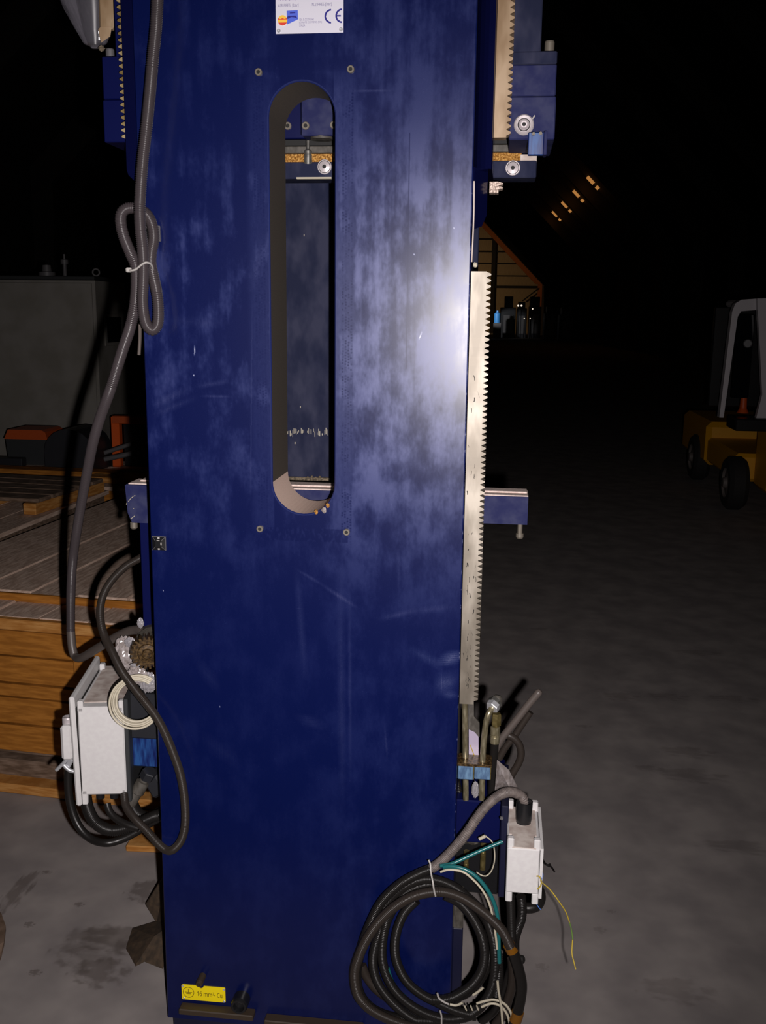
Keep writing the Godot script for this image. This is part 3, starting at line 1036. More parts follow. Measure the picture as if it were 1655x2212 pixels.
	put(cab, "top_rail", s2, M.cabinet_dark)
	s2 = Shape.new()
	s2.box(Vector3(-2.594, 1.47, -5.52), Vector3(0.012, 0.24, 0.34), 0.004)
	var frame := put(cab, "meter_frame", s2, M.cabinet_paint)
	s2 = Shape.new()
	s2.box(Vector3(-2.587, 1.47, -5.52), Vector3(0.008, 0.19, 0.28), 0.002)
	put(frame, "meter_pane", s2, M.glass_dark)
	frame.get_child(0).position = Vector3.ZERO
	s2 = Shape.new()
	s2.lathe(Vector3(-3.0, 1.857, -5.3), Vector3.UP, [Vector2(0.06, 0), Vector2(0.06, 0.03), Vector2(0.035, 0.035), Vector2(0.03, 0.08), Vector2(0, 0.09)], 18)
	put(cab, "beacon", s2, M.iron_grey)
	s2 = Shape.new()
	s2.lathe(Vector3(-2.86, 1.857, -5.3), Vector3.UP, [Vector2(0.014, 0), Vector2(0.014, 0.09), Vector2(0.028, 0.09), Vector2(0.028, 0.12), Vector2(0.008, 0.125), Vector2(0.008, 0.16), Vector2(0, 0.16)], 12)
	put(cab, "push_post", s2, M.iron_grey)
	for x4 in [-2.62, -3.62]:
		s2 = Shape.new()
		s2.tube(ring_of(Vector3(x4, 1.888, -5.3), Vector3(0.3, 0, 1), 0.024, 0.024, Vector3.UP, 0.007), 0.007, 8)
		put(cab, "lifting_eye", s2, M.iron_grey)
	# things half lost in the dark between crates and cabinet
	var bin := thing("tool_case", "dark case with an orange lid in front of the grey cabinet", "case", Vector3(-2.72, 0.6, -4.35))
	s2 = Shape.new()
	s2.prism(PackedVector2Array([Vector2(-0.13, 0.0), Vector2(0.13, 0.0), Vector2(0.145, 0.17), Vector2(-0.145, 0.17)]), Transform3D(Basis(), Vector3(-2.71, 0.606, -4.25)), 0.24)
	put(bin, "case_body", s2, M.cabinet_dark)
	s2 = Shape.new()
	s2.prism(PackedVector2Array([Vector2(-0.15, 0.0), Vector2(0.15, 0.0), Vector2(0.135, 0.05), Vector2(0.11, 0.062), Vector2(-0.12, 0.062)]), Transform3D(Basis(), Vector3(-2.71, 0.776, -4.24)), 0.26)
	put(bin, "lid", s2, M.orange_brown)
	var mot := thing("motor_hood", "dark round-backed motor hood right of the orange-lidded case", "motor", Vector3(-2.3, 0.6, -4.1))
	s2 = Shape.new()
	var arch := PackedVector2Array([Vector2(-0.15, 0), Vector2(0.17, 0), Vector2(0.17, 0.12)])
	for k in 11:
		var a := PI * k / 10.0
		arch.append(Vector2(0.01 + 0.16 * cos(a), 0.13 + 0.14 * sin(a)))
	arch.append(Vector2(-0.15, 0.12))
	s2.prism(arch, Transform3D(Basis(), Vector3(-2.33, 0.606, -4.02)), 0.3)
	put(mot, "hood", s2, M.dark_iron)
	s2 = Shape.new()
	s2.box(Vector3(-2.33, 0.62, -4.0), Vector3(0.34, 0.03, 0.05), 0.004)
	put(mot, "foot", s2, M.dark_iron)
	var beam := Shape.new()
	beam.box(Vector3(-2.95, 0.635, -4.18), Vector3(0.5, 0.055, 0.07), 0.004)
	solo("steel_bar", beam, M.dark_iron, "dark steel bar lying before the orange-lidded case", "bar")
	var lev := Shape.new()
	lev.tube(PackedVector3Array([Vector3(-2.0319, 0.7515, -3.9000), Vector3(-1.8342, 0.8197, -3.9000)]), 0.014, 8)
	lev.tube(PackedVector3Array([Vector3(-2.0337, 0.7112, -3.9000), Vector3(-1.8366, 0.7568, -3.9000)]), 0.016, 8)
	solo("lever_bar", lev, M.iron_grey, "pair of grey lever bars beside the column's left edge", "lever")
	var fr := thing("orange_stand", "orange steel stand glimpsed between hose and column", "stand", Vector3(-2.1, 0.605, -4.25))
	s2 = Shape.new()
	s2.box(Vector3(-2.11, 0.77, -4.3), Vector3(0.055, 0.33, 0.055), 0.004)
	put(fr, "post", s2, M.orange)
	s2 = Shape.new()
	s2.box(Vector3(-1.98, 0.915, -4.3), Vector3(0.3, 0.05, 0.06), 0.004)
	put(fr, "top_bar", s2, M.orange_brown)
	s2 = Shape.new()
	s2.box(Vector3(-1.96, 0.745, -4.33), Vector3(0.22, 0.28, 0.03), 0.004)
	put(fr, "panel", s2, M.plastic_black)


func stadium(r: float, z: float) -> Array:  # outline of the slot, anticlockwise from its lower right
	var pts := []
	for k in 25:
		var a := PI * k / 24.0
		pts.append(Vector3(r * cos(a), 1.9595 + r * sin(a), z))
	for k in 25:
		var a := PI + PI * k / 24.0
		pts.append(Vector3(r * cos(a), 1.2705 + r * sin(a), z))
	return pts


func build_column() -> void:
	var t := thing("press_column", "tall dark blue steel machine column with a long rounded slot", "machine column", Vector3(0, 0, -0.07))
	var uv := func(p: Vector3) -> Vector2:
		return Vector2((p.x + 0.32) / 0.64, (2.2 - p.y) / 2.2)
	var s := Shape.new()
	var r := 0.0645
	var ring := stadium(r, 0)
	var q := func(a: Vector3, b: Vector3, d: Vector3, e: Vector3) -> void:
		s.quad(a, b, d, e, uv.call(a), uv.call(b), uv.call(d), uv.call(e))
	var y1 := 2.5
	q.call(Vector3(-0.318, 0.03, 0), Vector3(-r, 0.03, 0), Vector3(-r, y1, 0), Vector3(-0.318, y1, 0))
	q.call(Vector3(r, 0.03, 0), Vector3(0.318, 0.03, 0), Vector3(0.318, y1, 0), Vector3(r, y1, 0))
	for k in 24:
		var a: Vector3 = ring[k]
		var b: Vector3 = ring[k + 1]
		q.call(b, a, Vector3(a.x, y1, 0), Vector3(b.x, y1, 0))
		a = ring[25 + k]
		b = ring[26 + k]
		q.call(Vector3(a.x, 0.03, 0), Vector3(b.x, 0.03, 0), b, a)
	# rounded edges of slot and sides
	var inner := stadium(r - 0.002, -0.002)
	for k in 50:
		var e := (k + 1) % 50
		q.call(ring[k], ring[e], inner[e], inner[k])
	for side in [-1.0, 1.0]:
		var a := Vector3(side * 0.318, 0.03, 0)
		var b := Vector3(side * 0.32, 0.03, -0.002)
		var up := Vector3(0, y1 - 0.03, 0)
		if side > 0:
			q.call(a, b, b + up, a + up)
			q.call(b, b + Vector3(0, 0, -0.14), b + Vector3(0, 0, -0.14) + up, b + up)
		else:
			q.call(b, a, a + up, b + up)
			q.call(b + Vector3(0, 0, -0.14), b, b + up, b + Vector3(0, 0, -0.14) + up)
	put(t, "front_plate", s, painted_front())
	s = Shape.new()  # back of the hollow column, with the same slot
	var br := stadium(r - 0.002, -0.142)
	s.quad(Vector3(-r, 0.03, -0.142), Vector3(-0.32, 0.03, -0.142), Vector3(-0.32, y1, -0.142), Vector3(-r, y1, -0.142))
	s.quad(Vector3(0.32, 0.03, -0.142), Vector3(r, 0.03, -0.142), Vector3(r, y1, -0.142), Vector3(0.32, y1, -0.142))
	for k in 24:
		s.quad(br[k], br[k + 1], Vector3(br[k + 1].x, y1, -0.142), Vector3(br[k].x, y1, -0.142))
		s.quad(Vector3(br[26 + k].x, 0.03, -0.142), Vector3(br[25 + k].x, 0.03, -0.142), br[25 + k], br[26 + k])
	s.quad(Vector3(-0.32, y1, 0), Vector3(0.32, y1, 0), Vector3(0.32, y1, -0.142), Vector3(-0.32, y1, -0.142))
	put(t, "back_plate", s, M.blue)
	# slot lining: grimy walls, thick dust where it can settle
	s = Shape.new()
	var bed := Shape.new()
	for k in 50:
		var e := (k + 1) % 50
		var a: Vector3 = inner[k]
		var b: Vector3 = inner[e]
		var low := (a.y + b.y) / 2 < 1.2704 and k >= 25 and k < 49
		var target := bed if low else s
		target.quad(a, b, Vector3(b.x, b.y, -0.142), Vector3(a.x, a.y, -0.142))
	put(t, "slot_lining", s, M.slot_dust)
	put(t, "slot_dust", bed, M.dust_bed, "thick pale dust in the foot of the slot")
	# chipped filler at the lower right rim
	for c in [[Vector3(0.0259, 1.2129, 0.0020), 0.006], [Vector3(0.0420, 1.2174, 0.0030), 0.008], [Vector3(0.0492, 1.2267, 0.0010), 0.006]]:
		var f := Shape.new()
		f.rag(c[0], Vector3(c[1], c[1] * 1.3, 0.004), 0.5, int(c[1] * 5000), 6)
		put(t, "chipped_filler", f, M.film_milky if c[1] > 0.007 else M.felt_rusty)
	for p in [Vector3(-0.0805, 2.0389, 0.0000), Vector3(0.0919, 2.0409, 0.0000), Vector3(-0.0895, 1.1742, 0.0000), Vector3(0.0875, 1.1740, 0.0000)]:
		screw(t, "socket_screw", p, Vector3.BACK, 0.0068, 0.005, M.screw_steel)
	# rating plate, cut off by the top of the picture
	s = Shape.new()
	s.box(Vector3(0.0155, 2.165, 0.001), Vector3(0.1255, 0.122, 0.002), 0.0004)
	var plate := put(t, "rating_plate", s, M.plate_white)
	base_of[plate] = Vector3.ZERO
	for p in [Vector3(-0.0414, 2.1089, 0.0020), Vector3(0.0740, 2.1089, 0.0020)]:
		screw(plate, "rivet", p, Vector3.BACK, 0.0034, 0.002, M.zinc)
	var lower := 2.113
	words(plate, "lettering", "POWER [kW]", Vector3(-0.0425, 2.1595, 0.002), Vector2(0.032, 0.0062), M.ink_grey)
	words(plate, "lettering", "ELECT.WIRING", Vector3(0.0205, 2.1605, 0.002), Vector2(0.036, 0.0062), M.ink_grey)
	words(plate, "lettering", "AIR PRES. [bar]", Vector3(-0.0425, 2.1485, 0.002), Vector2(0.038, 0.0062), M.ink_grey)
	words(plate, "lettering", "N.2 PRES.[bar]", Vector3(0.0205, 2.149, 0.002), Vector2(0.036, 0.0062), M.ink_grey)
	words(plate, "lettering", "VIA S.COTACHI", Vector3(-0.0035, 2.1255, 0.002), Vector2(0.027, 0.0038), M.ink_grey)
	words(plate, "lettering", "LONATE CEPPINO (VA)", Vector3(-0.0035, 2.1205, 0.002), Vector2(0.042, 0.0038), M.ink_grey)
	words(plate, "lettering", "ITALIA", Vector3(-0.0035, 2.1155, 0.002), Vector2(0.011, 0.0036), M.ink_grey)
	for ctr in [Vector2(0.0555, 2.1318), Vector2(0.0755, 2.1322)]:
		var arc := PackedVector2Array()
		for k in 21:
			var a := deg_to_rad(90.0 + 9.0 * k)
			arc.append(ctr + Vector2(cos(a), sin(a)) * 0.0122)
		for k in 21:
			var a := deg_to_rad(270.0 - 9.0 * k)
			arc.append(ctr + Vector2(cos(a), sin(a)) * 0.0094)
		var g := Shape.new()
		g.prism(arc, Transform3D(Basis(), Vector3(0, 0, 0.0024)), 0.0006)
		if ctr.x > 0.07:
			g.box(Vector3(ctr.x - 0.006, ctr.y, 0.0021), Vector3(0.008, 0.0026, 0.0006), 0.0)
		put(plate, "mark", g, M.emblem_navy)
	# the maker's emblem: a yellow and red disc, a blue block with a dark arch
	s = Shape.new()
	s.prism(PackedVector2Array([Vector2(-0.0265, 2.1428), Vector2(-0.006, 2.1435), Vector2(-0.0055, 2.128), Vector2(-0.0262, 2.1195)]), Transform3D(Basis(), Vector3(0, 0, 0.0023)), 0.0005)
	put(plate, "emblem_block", s, M.emblem_blue)
	s = Shape.new()
	s.prism(PackedVector2Array([Vector2(-0.0205, 2.1398), Vector2(-0.0105, 2.1402), Vector2(-0.0105, 2.1384), Vector2(-0.0205, 2.138)]), Transform3D(Basis(), Vector3(0, 0, 0.0027)), 0.0006)
	s.prism(PackedVector2Array([Vector2(-0.0255, 2.1322), Vector2(-0.023, 2.1342), Vector2(-0.010, 2.1342), Vector2(-0.0062, 2.1288), Vector2(-0.012, 2.1312), Vector2(-0.019, 2.1318), Vector2(-0.022, 2.1296), Vector2(-0.0255, 2.1292)]), Transform3D(Basis(), Vector3(0, 0, 0.0027)), 0.0006)
	put(plate, "emblem_stroke", s, M.emblem_navy)
	s = Shape.new()
	s.lathe(Vector3(-0.0342, 2.1266, 0.002), Vector3.BACK, [Vector2(0.0088, 0), Vector2(0.0088, 0.001), Vector2(0, 0.001)], 28)
	put(plate, "emblem_disc", s, M.emblem_yellow)
	s = Shape.new()
	var low_arc := PackedVector2Array()
	for k in 13:
		var a := deg_to_rad(205.0 + 130.0 * k / 12.0)
		low_arc.append(Vector2(-0.0342, 2.1266) + Vector2(cos(a), sin(a)) * 0.0088)
	s.prism(low_arc, Transform3D(Basis(), Vector3(0, 0, 0.0034)), 0.0005)
	s.prism(PackedVector2Array([Vector2(-0.0428, 2.128), Vector2(-0.0256, 2.128), Vector2(-0.0262, 2.1302), Vector2(-0.0302, 2.1288), Vector2(-0.0342, 2.1302), Vector2(-0.0382, 2.1288), Vector2(-0.0422, 2.1302)]), Transform3D(Basis(), Vector3(0, 0, 0.0034)), 0.0005)
	put(plate, "emblem_band", s, M.emblem_red)
	# adhesive cable-tie mounts
	for at in [Vector3(-0.2930, 1.7497, 0.0000), Vector3(-0.3014, 1.1363, -0.0000)]:
		s = Shape.new()
		s.box(at + Vector3(0, 0, 0.0015), Vector3(0.029, 0.029, 0.003), 0.0006)
		var outer := [at + Vector3(-0.0145, -0.0145, 0.003), at + Vector3(0.0145, -0.0145, 0.003), at + Vector3(0.0145, 0.0145, 0.003), at + Vector3(-0.0145, 0.0145, 0.003)]
		var top := [at + Vector3(-0.006, -0.006, 0.008), at + Vector3(0.006, -0.006, 0.008), at + Vector3(0.006, 0.006, 0.008), at + Vector3(-0.006, 0.006, 0.008)]
		for k in 4:
			var e := (k + 1) % 4
			s.fan([outer[k], outer[e], top[e], top[k]], at)
		s.fan(top, at)
		var mount := put(t, "tie_mount", s, M.plastic_black)
		base_of[mount] = Vector3.ZERO
		s = Shape.new()
		s.box(at + Vector3(0.0143, 0, 0.0036), Vector3(0.0012, 0.029, 0.0012), 0.0003)
		s.box(at + Vector3(0, 0.0143, 0.0036), Vector3(0.029, 0.0012, 0.0012), 0.0003)
		for k in 4:
			s.tube(PackedVector3Array([outer[k] + Vector3(0, 0, 0.0003), top[k] + Vector3(0, 0, 0.0003)]), 0.0005, 5)
		put(mount, "edge", s, M.iron_grey)
		s = Shape.new()
		for dy in [-0.011, 0.011]:
			s.lathe(at + Vector3(0, dy, 0.004), Vector3.BACK, [Vector2(0.0026, 0), Vector2(0.0024, 0.0016), Vector2(0, 0.002)], 12)
		s.box(at + Vector3(0.006, 0, 0.0082), Vector3(0.0024, 0.006, 0.0012), 0.0003)
		s.box(at + Vector3(0, 0.0068, 0.0082), Vector3(0.006, 0.0018, 0.0012), 0.0003)
		put(mount, "hole_rim", s, M.nylon)
	# yellow earth label with its stud
	var lb := Vector3(-0.2337, 0.1007, 0.0000)
	var tilt := Basis(Vector3.BACK, 0.012)
	s = Shape.new()
	var hw := 0.0505
	var hh := 0.0185
	var plaque := PackedVector2Array([Vector2(-hw + 0.002, -hh), Vector2(hw - 0.002, -hh), Vector2(hw, -hh + 0.002), Vector2(hw, hh - 0.002), Vector2(hw - 0.002, hh), Vector2(0.001, hh), Vector2(-0.001, hh - 0.0045), Vector2(-0.006, hh - 0.0065), Vector2(-0.011, hh - 0.0045), Vector2(-0.014, hh), Vector2(-hw + 0.002, hh), Vector2(-hw, hh - 0.002), Vector2(-hw, -hh + 0.002)])
	s.prism(plaque, Transform3D(tilt, lb + Vector3(0, 0, 0.002)), 0.0018)
	var label := put(t, "earth_label", s, M.label_yellow)
	base_of[label] = Vector3.ZERO
	for p in [Vector2(-0.047, 0.0155), Vector2(0.0475, 0.0152), Vector2(-0.045, -0.0155), Vector2(0.0475, -0.0152)]:
		screw(label, "rivet", lb + Vector3(p.x, p.y, 0.002), Vector3.BACK, 0.0024, 0.0014, M.zinc)
	s = Shape.new()
	s.tube(ring_of(lb + Vector3(-0.0345, 0.0, 0.0022), Vector3.BACK, 0.0125, 0.0125, Vector3.UP, 0.0006), 0.0006, 5)
	s.box(lb + Vector3(-0.0345, 0.0045, 0.0022), Vector3(0.0012, 0.0085, 0.0006), 0.0)
	for e in [[0.0, 0.0165], [-0.0035, 0.0105], [-0.0068, 0.004]]:
		s.box(lb + Vector3(-0.0345, e[0], 0.0022), Vector3(e[1], 0.0010, 0.0006), 0.0)
	put(label, "earth_symbol", s, M.ink_brown)
	words(label, "lettering", "16 mm²- Cu", lb + Vector3(-0.0145, -0.0068, 0.002), Vector2(0.058, 0.0115), M.ink_brown)
	s = Shape.new()
	s.lathe(Vector3(-0.2348, 0.1444, 0.0000), Vector3.BACK, [Vector2(0.0078, -0.002), Vector2(0.0078, 0.026), Vector2(0.0062, 0.031), Vector2(0.004, 0.031), Vector2(0.0035, 0.024), Vector2(0, 0.024)], 18)
	put(t, "earth_stud", s, M.foot_bronze)
	s = Shape.new()
	s.lathe(Vector3(-0.1453, 0.0973, 0.0000), Vector3.BACK, [Vector2(0.019, -0.002), Vector2(0.019, 0.026), Vector2(0.0165, 0.031), Vector2(0.0125, 0.031), Vector2(0.0115, 0.018), Vector2(0, 0.016)], 28)
	put(t, "socket_bolt", s, M.plastic_black, "large black socket bolt at the foot")
	s = Shape.new()
	s.box(Vector3(-0.20, 0.066, 0.012), Vector3(0.17, 0.014, 0.026), 0.002)
	put(t, "foot_bar", s, M.foot_bronze)
	s = Shape.new()
	s.box(Vector3(0.02, 0.058, 0.012), Vector3(0.22, 0.014, 0.026), 0.002)
	put(t, "foot_bar", s, M.foot_bronze)
	s = Shape.new()
	s.box(Vector3(0, 0.015, -0.13), Vector3(0.62, 0.03, 0.25), 0.004)
	put(t, "base_plate", s, M.blue_dark)
	# rounded sheet covers on both sides
	s = Shape.new()
	var prof := PackedVector2Array([Vector2(0.3205, -0.05), Vector2(0.326, -0.036), Vector2(0.334, -0.026), Vector2(0.342, -0.019), Vector2(0.349, -0.016), Vector2(0.353, -0.018), Vector2(0.355, -0.024), Vector2(0.355, -0.22), Vector2(0.3205, -0.22)])
	var down := Transform3D(Basis(Vector3.RIGHT, Vector3.BACK, Vector3.DOWN), Vector3(0, 1.868, 0))
	s.prism(prof, down, 0.64)
	put(t, "side_cover", s, M.blue_gloss)
	s = Shape.new()
	var lean := Basis(Vector3.UP, deg_to_rad(58))
	s.prism(PackedVector2Array([Vector2(0, 1.872), Vector2(0.046, 1.872), Vector2(0.046, 1.79), Vector2(0.030, 1.768), Vector2(0, 1.76)]), Transform3D(lean, Vector3(0.322, 0, -0.02)), 0.02)
	put(t, "lower_cover", s, M.blue_gloss)
	s = Shape.new()
	s.prism(PackedVector2Array([Vector2(-0.3205, 2.5), Vector2(-0.346, 2.5), Vector2(-0.346, 1.87), Vector2(-0.343, 1.86), Vector2(-0.332, 1.85), Vector2(-0.3205, 1.848)]), Transform3D(Basis(), Vector3(0, 0, -0.012)), 0.2)
	put(t, "side_cover", s, M.blue_gloss)
	s = Shape.new()
	s.tube(curve([Vector3(0.3225, 1.845, -0.004), Vector3(0.3235, 1.79, -0.004), Vector3(0.323, 1.74, -0.004), Vector3(0.322, 1.70, -0.004)], 0.01), 0.0016, 6)
	put(t, "grease_bead", s, M.box_dusty)
	s = Shape.new()
	s.rag(Vector3(0.3287, 1.6951, -0.0120), Vector3(0.006, 0.007, 0.006), 0.35, 9, 8)
	put(t, "grease_lump", s, M.wire_white)
	# bare flange at the lower right
	s = Shape.new()
	s.box(Vector3(0.331, 0.345, -0.03), Vector3(0.022, 0.09, 0.02), 0.002)
	put(t, "flange", s, M.bare_iron)
	s = Shape.new()
	s.box(Vector3(0.331, 0.165, -0.031), Vector3(0.022, 0.27, 0.02), 0.002)
	put(t, "flange", s, M.blue_dark)


func toothed(y0: float, y1: float, x0: float, x1: float, x2: float, z: float, depth: float, pitch := 0.011) -> Shape:  # gear rack: straight back at x0, roots at x1, tips at x2
	var s := Shape.new()
	var f := FastNoiseLite.new()
	f.frequency = 6.0
	f.seed = 17
	var grime := func(y: float) -> Color:  # grease and dirt towards the foot of the rack
		var g := 1.0 - 0.42 * smoothstep(1.35, 0.85, y) - 0.12 * absf(f.get_noise_1d(y * 4.0))
		return Color(g, g * 0.98, g * 0.96)
	var parts := int((y1 - y0) / 0.018) + 1
	for k in parts:
		var ya := lerpf(y0, y1, float(k) / parts)
		var yb := lerpf(y0, y1, float(k + 1) / parts)
		s.tint = grime.call((ya + yb) / 2)
		s.box(Vector3((x0 + x1) / 2, (ya + yb) / 2, z - depth / 2), Vector3(absf(x1 - x0), yb - ya, depth), 0.0)
	var y := y1 - pitch * 0.5
	while y > y0 + pitch * 0.3:
		s.tint = grime.call(y) * Color(0.92, 0.9, 0.88)
		var tooth := PackedVector2Array([Vector2(x1, y + pitch * 0.44), Vector2(lerpf(x1, x2, 0.7), y + pitch * 0.22), Vector2(x2, y + pitch * 0.11), Vector2(x2, y - pitch * 0.11), Vector2(lerpf(x1, x2, 0.7), y - pitch * 0.22), Vector2(x1, y - pitch * 0.44)])
		s.prism(tooth, Transform3D(Basis(), Vector3(0, 0, z)), depth)
		y -= pitch
	return s


func build_racks() -> void:
	var a := Vector3(0.3204, 1.6832, -0.0120)
	var b := Vector3(0.3189, 0.8187, -0.0120)
	var main := solo("gear_rack", toothed(b.y, a.y, 0.3215, 0.3505, 0.3592, -0.012, 0.03), M.rack_steel, "long pale steel gear rack along the column's lower right edge", "gear rack")
	var s := Shape.new()
	for k in 46:
		var y := rng.randf_range(0.86, 1.2) if k < 34 else rng.randf_range(1.2, 1.5)
		var x := 0.336 + rng.randfn(0.0, 0.006)
		var at := Vector3(clampf(x, 0.325, 0.3475), y, -0.0118)
		var away := Vector3(rng.randf_range(-0.0025, 0.0025), -rng.randf_range(0.003, 0.012), 0)
		s.tube(PackedVector3Array([at, at + away * 0.6 + Vector3(0.0006, 0, 0), at + away]), rng.randf_range(0.0003, 0.0009), 5, 0.0, 0.4)
	put(main, "scuff_marks", s, M.ink_black, "dark greasy scuff marks")
	a = Vector3(0.3623, 2.1607, -0.0300)
	b = Vector3(0.3668, 1.9252, -0.0300)
	solo("gear_rack", toothed(b.y, 2.45, 0.3555, 0.3785, 0.3865, -0.03, 0.03, 0.0116), M.rack_tan, "upper gear rack between the column and the right block", "gear rack")
	b = Vector3(-0.3541, 1.9250, -0.0300)
	solo("gear_rack", toothed(b.y, 2.45, -0.347, -0.3505, -0.3605, -0.03, 0.03, 0.0116), M.rack_rusty, "rusty gear rack at the upper left, only its teeth showing", "gear rack")
	a = Vector3(0.3561, 1.8511, -0.0600)
	b = Vector3(0.3567, 1.8310, -0.0600)
	solo("gear_rack", toothed(b.y, a.y, 0.350, 0.367, 0.3755, -0.06, 0.03, 0.0075), M.rack_pitted, "short pitted rack stub under the right cross member", "gear rack")


func build_carriage() -> void:
	var t := thing("slide_carriage", "blue slide carriage behind the column head, with blocks on both sides", "carriage", Vector3(0, 1.85, -0.3))
	var s := Shape.new()
	s.front(Vector3(0.4076, 2.1465, -0.0600), Vector2(0.0580, 0.1370), 0.2, 0.002)
	put(t, "guide_plate", s, M.blue_slate)
	s = Shape.new()
	s.front(Vector3(0.4240, 2.0686, -0.0550), Vector2(0.0853, 0.0223), 0.2, 0.002)
	put(t, "right_block", s, M.blue_slate)
	s = Shape.new()
	s.front(Vector3(0.4242, 2.0283, -0.0500), Vector2(0.0845, 0.0545), 0.2, 0.002)
	put(t, "right_block", s, M.blue_dusty)
	s = Shape.new()
	s.front(Vector3(0.4253, 1.9617, -0.0460), Vector2(0.0845, 0.0754), 0.2, 0.002)
	put(t, "right_block", s, M.blue_dusty)
	# locking disc with a screw
	var c := Vector3(0.4104, 1.9494, -0.0460)
	s = Shape.new()
	s.lathe(c, Vector3.BACK, [Vector2(0.0185, -0.001), Vector2(0.0185, 0.004), Vector2(0.0165, 0.006), Vector2(0.0125, 0.0045), Vector2(0.0105, 0.0045), Vector2(0.0100, 0.009), Vector2(0.0085, 0.010), Vector2(0.0062, 0.008), Vector2(0.0058, 0.010), Vector2(0.0036, 0.010), Vector2(0.003, 0.004), Vector2(0, 0.004)], 32)
	var disc := put(t, "locking_disc", s, M.steel_bright)
	s = Shape.new()
	s.lathe(c + Vector3(0, 0, 0.0055), Vector3.BACK, [Vector2(0.0032, -0.001), Vector2(0.003, 0.0008), Vector2(0, 0.001)], 12)
	put(disc, "bore", s, M.hole)
	s = Shape.new()
	s.tube(ring_of(c + Vector3(0, 0, 0.0045), Vector3.BACK, 0.0112, 0.0112, Vector3.UP, 0.0006), 0.0008, 5)
	put(disc, "groove", s, M.hole)
	s = Shape.new()
	s.tube(PackedVector3Array([Vector3(0.4252, 1.9595, -0.0440), Vector3(0.4301, 1.9659, -0.0440)]), 0.0016, 6)
	put(t, "pin", s, M.nylon)
	# small blue bracket
	s = Shape.new()
	s.front(Vector3(0.4332, 1.9124, -0.0200), Vector2(0.0286, 0.0404), 0.012, 0.0015)
	var br := put(t, "bracket", s, M.blue_brushed)
	base_of[br] = Vector3.ZERO
	s = Shape.new()
	s.front(Vector3(0.4503, 1.9135, -0.0180), Vector2(0.0059, 0.0419), 0.034, 0.001)
	put(br, "side_flange", s, M.blue_dusty)
	for p in [Vector3(0.4283, 1.9294, -0.0200), Vector3(0.4409, 1.9300, -0.0200)]:
		screw(br, "socket_screw", p, Vector3.BACK, 0.0032, 0.003, M.screw_steel)
	s = Shape.new()
	s.lathe(Vector3(0.4534, 2.0886, -0.1000), Vector3.UP, [Vector2(0.0092, -0.003), Vector2(0.0092, 0.016), Vector2(0.0084, 0.0185), Vector2(0.005, 0.0185), Vector2(0.0045, 0.01), Vector2(0, 0.01)], 20)
	put(t, "bolt", s, M.screw_steel)
	# blocks on the left
	s = Shape.new()
	s.front(Vector3(-0.3677, 2.1625, -0.0700), Vector2(0.0287, 0.1523), 0.2, 0.002)
	put(t, "guide_plate", s, M.blue)
	s = Shape.new()
	s.front(Vector3(-0.3814, 2.0485, -0.0650), Vector2(0.0544, 0.0786), 0.2, 0.002)
	put(t, "left_block", s, M.blue)
	s = Shape.new()
	s.front(Vector3(-0.3819, 1.9678, -0.0600), Vector2(0.0528, 0.0789), 0.2, 0.002)
	put(t, "left_block", s, M.blue)
	s = Shape.new()
	s.lathe(Vector3(-0.4125, 2.1007, -0.1200), Vector3.UP, [Vector2(0.0085, -0.003), Vector2(0.0085, 0.012), Vector2(0.0075, 0.014), Vector2(0, 0.014)], 20)
	put(t, "bolt", s, M.iron_grey)
	# inside: cross member, wiper felt, rear plate seen through the slot
	s = Shape.new()
	s.front(Vector3(0.1547, 1.8928, -0.2000), Vector2(0.5713, 0.0335), 0.07, 0.002)
	put(t, "cross_member", s, M.blue_slate)
	s = Shape.new()
	s.front(Vector3(0.1390, 1.9181, -0.2050), Vector2(0.5417, 0.0172), 0.05, 0.001)
	put(t, "felt_strip", s, M.felt_rusty)
	s = Shape.new()
	s.front(Vector3(0.4238, 1.9133, -0.2040), Vector2(0.0333, 0.0169), 0.05, 0.001)
	put(t, "felt_strip", s, M.box_dusty)
	s = Shape.new()
	s.front(Vector3(0.1406, 1.9320, -0.1900), Vector2(0.5371, 0.0134), 0.06, 0.001)
	put(t, "upper_bar", s, M.bare_iron)
	s = Shape.new()
	s.front(Vector3(0.1425, 1.9507, -0.2200), Vector2(0.5552, 0.0127), 0.06, 0.001)
	put(t, "recess", s, M.hole)
	for p in [Vector3(0.3930, 1.8947, -0.2000), Vector3(0.0073, 1.8992, -0.2000)]:
		s = Shape.new()
		s.lathe(p, Vector3.BACK, [Vector2(0.0148, -0.001), Vector2(0.0148, 0.003), Vector2(0.0138, 0.004), Vector2(0.0126, 0.004), Vector2(0.0124, 0.002), Vector2(0.0116, 0.002), Vector2(0.0114, 0.004), Vector2(0.004, 0.006), Vector2(0.0034, 0.001), Vector2(0, 0.001)], 28)
		var roller := put(t, "roller", s, M.steel_bright)
		s = Shape.new()
		s.lathe(p + Vector3(0, 0, 0.0058), Vector3.BACK, [Vector2(0.0042, -0.001), Vector2(0.004, 0.0006), Vector2(0, 0.0007)], 16)
		put(roller, "bore", s, M.hole)
		s = Shape.new()
		s.tube(ring_of(p + Vector3(0, 0, 0.0036), Vector3.BACK, 0.0121, 0.0121, Vector3.UP, 0.0006), 0.0007, 5)
		put(roller, "groove", s, M.hole)
	s = Shape.new()
	s.lathe(Vector3(-0.0245, 1.9086, -0.1850), Vector3.UP, [Vector2(0.0085, -0.004), Vector2(0.0085, 0.012), Vector2(0.0075, 0.0125), Vector2(0.0075, 0.014), Vector2(0.0085, 0.0145), Vector2(0.0085, 0.02), Vector2(0.004, 0.024), Vector2(0.004, 0.04), Vector2(0, 0.04)], 20)
	put(t, "plunger", s, M.steel)
	s = Shape.new()
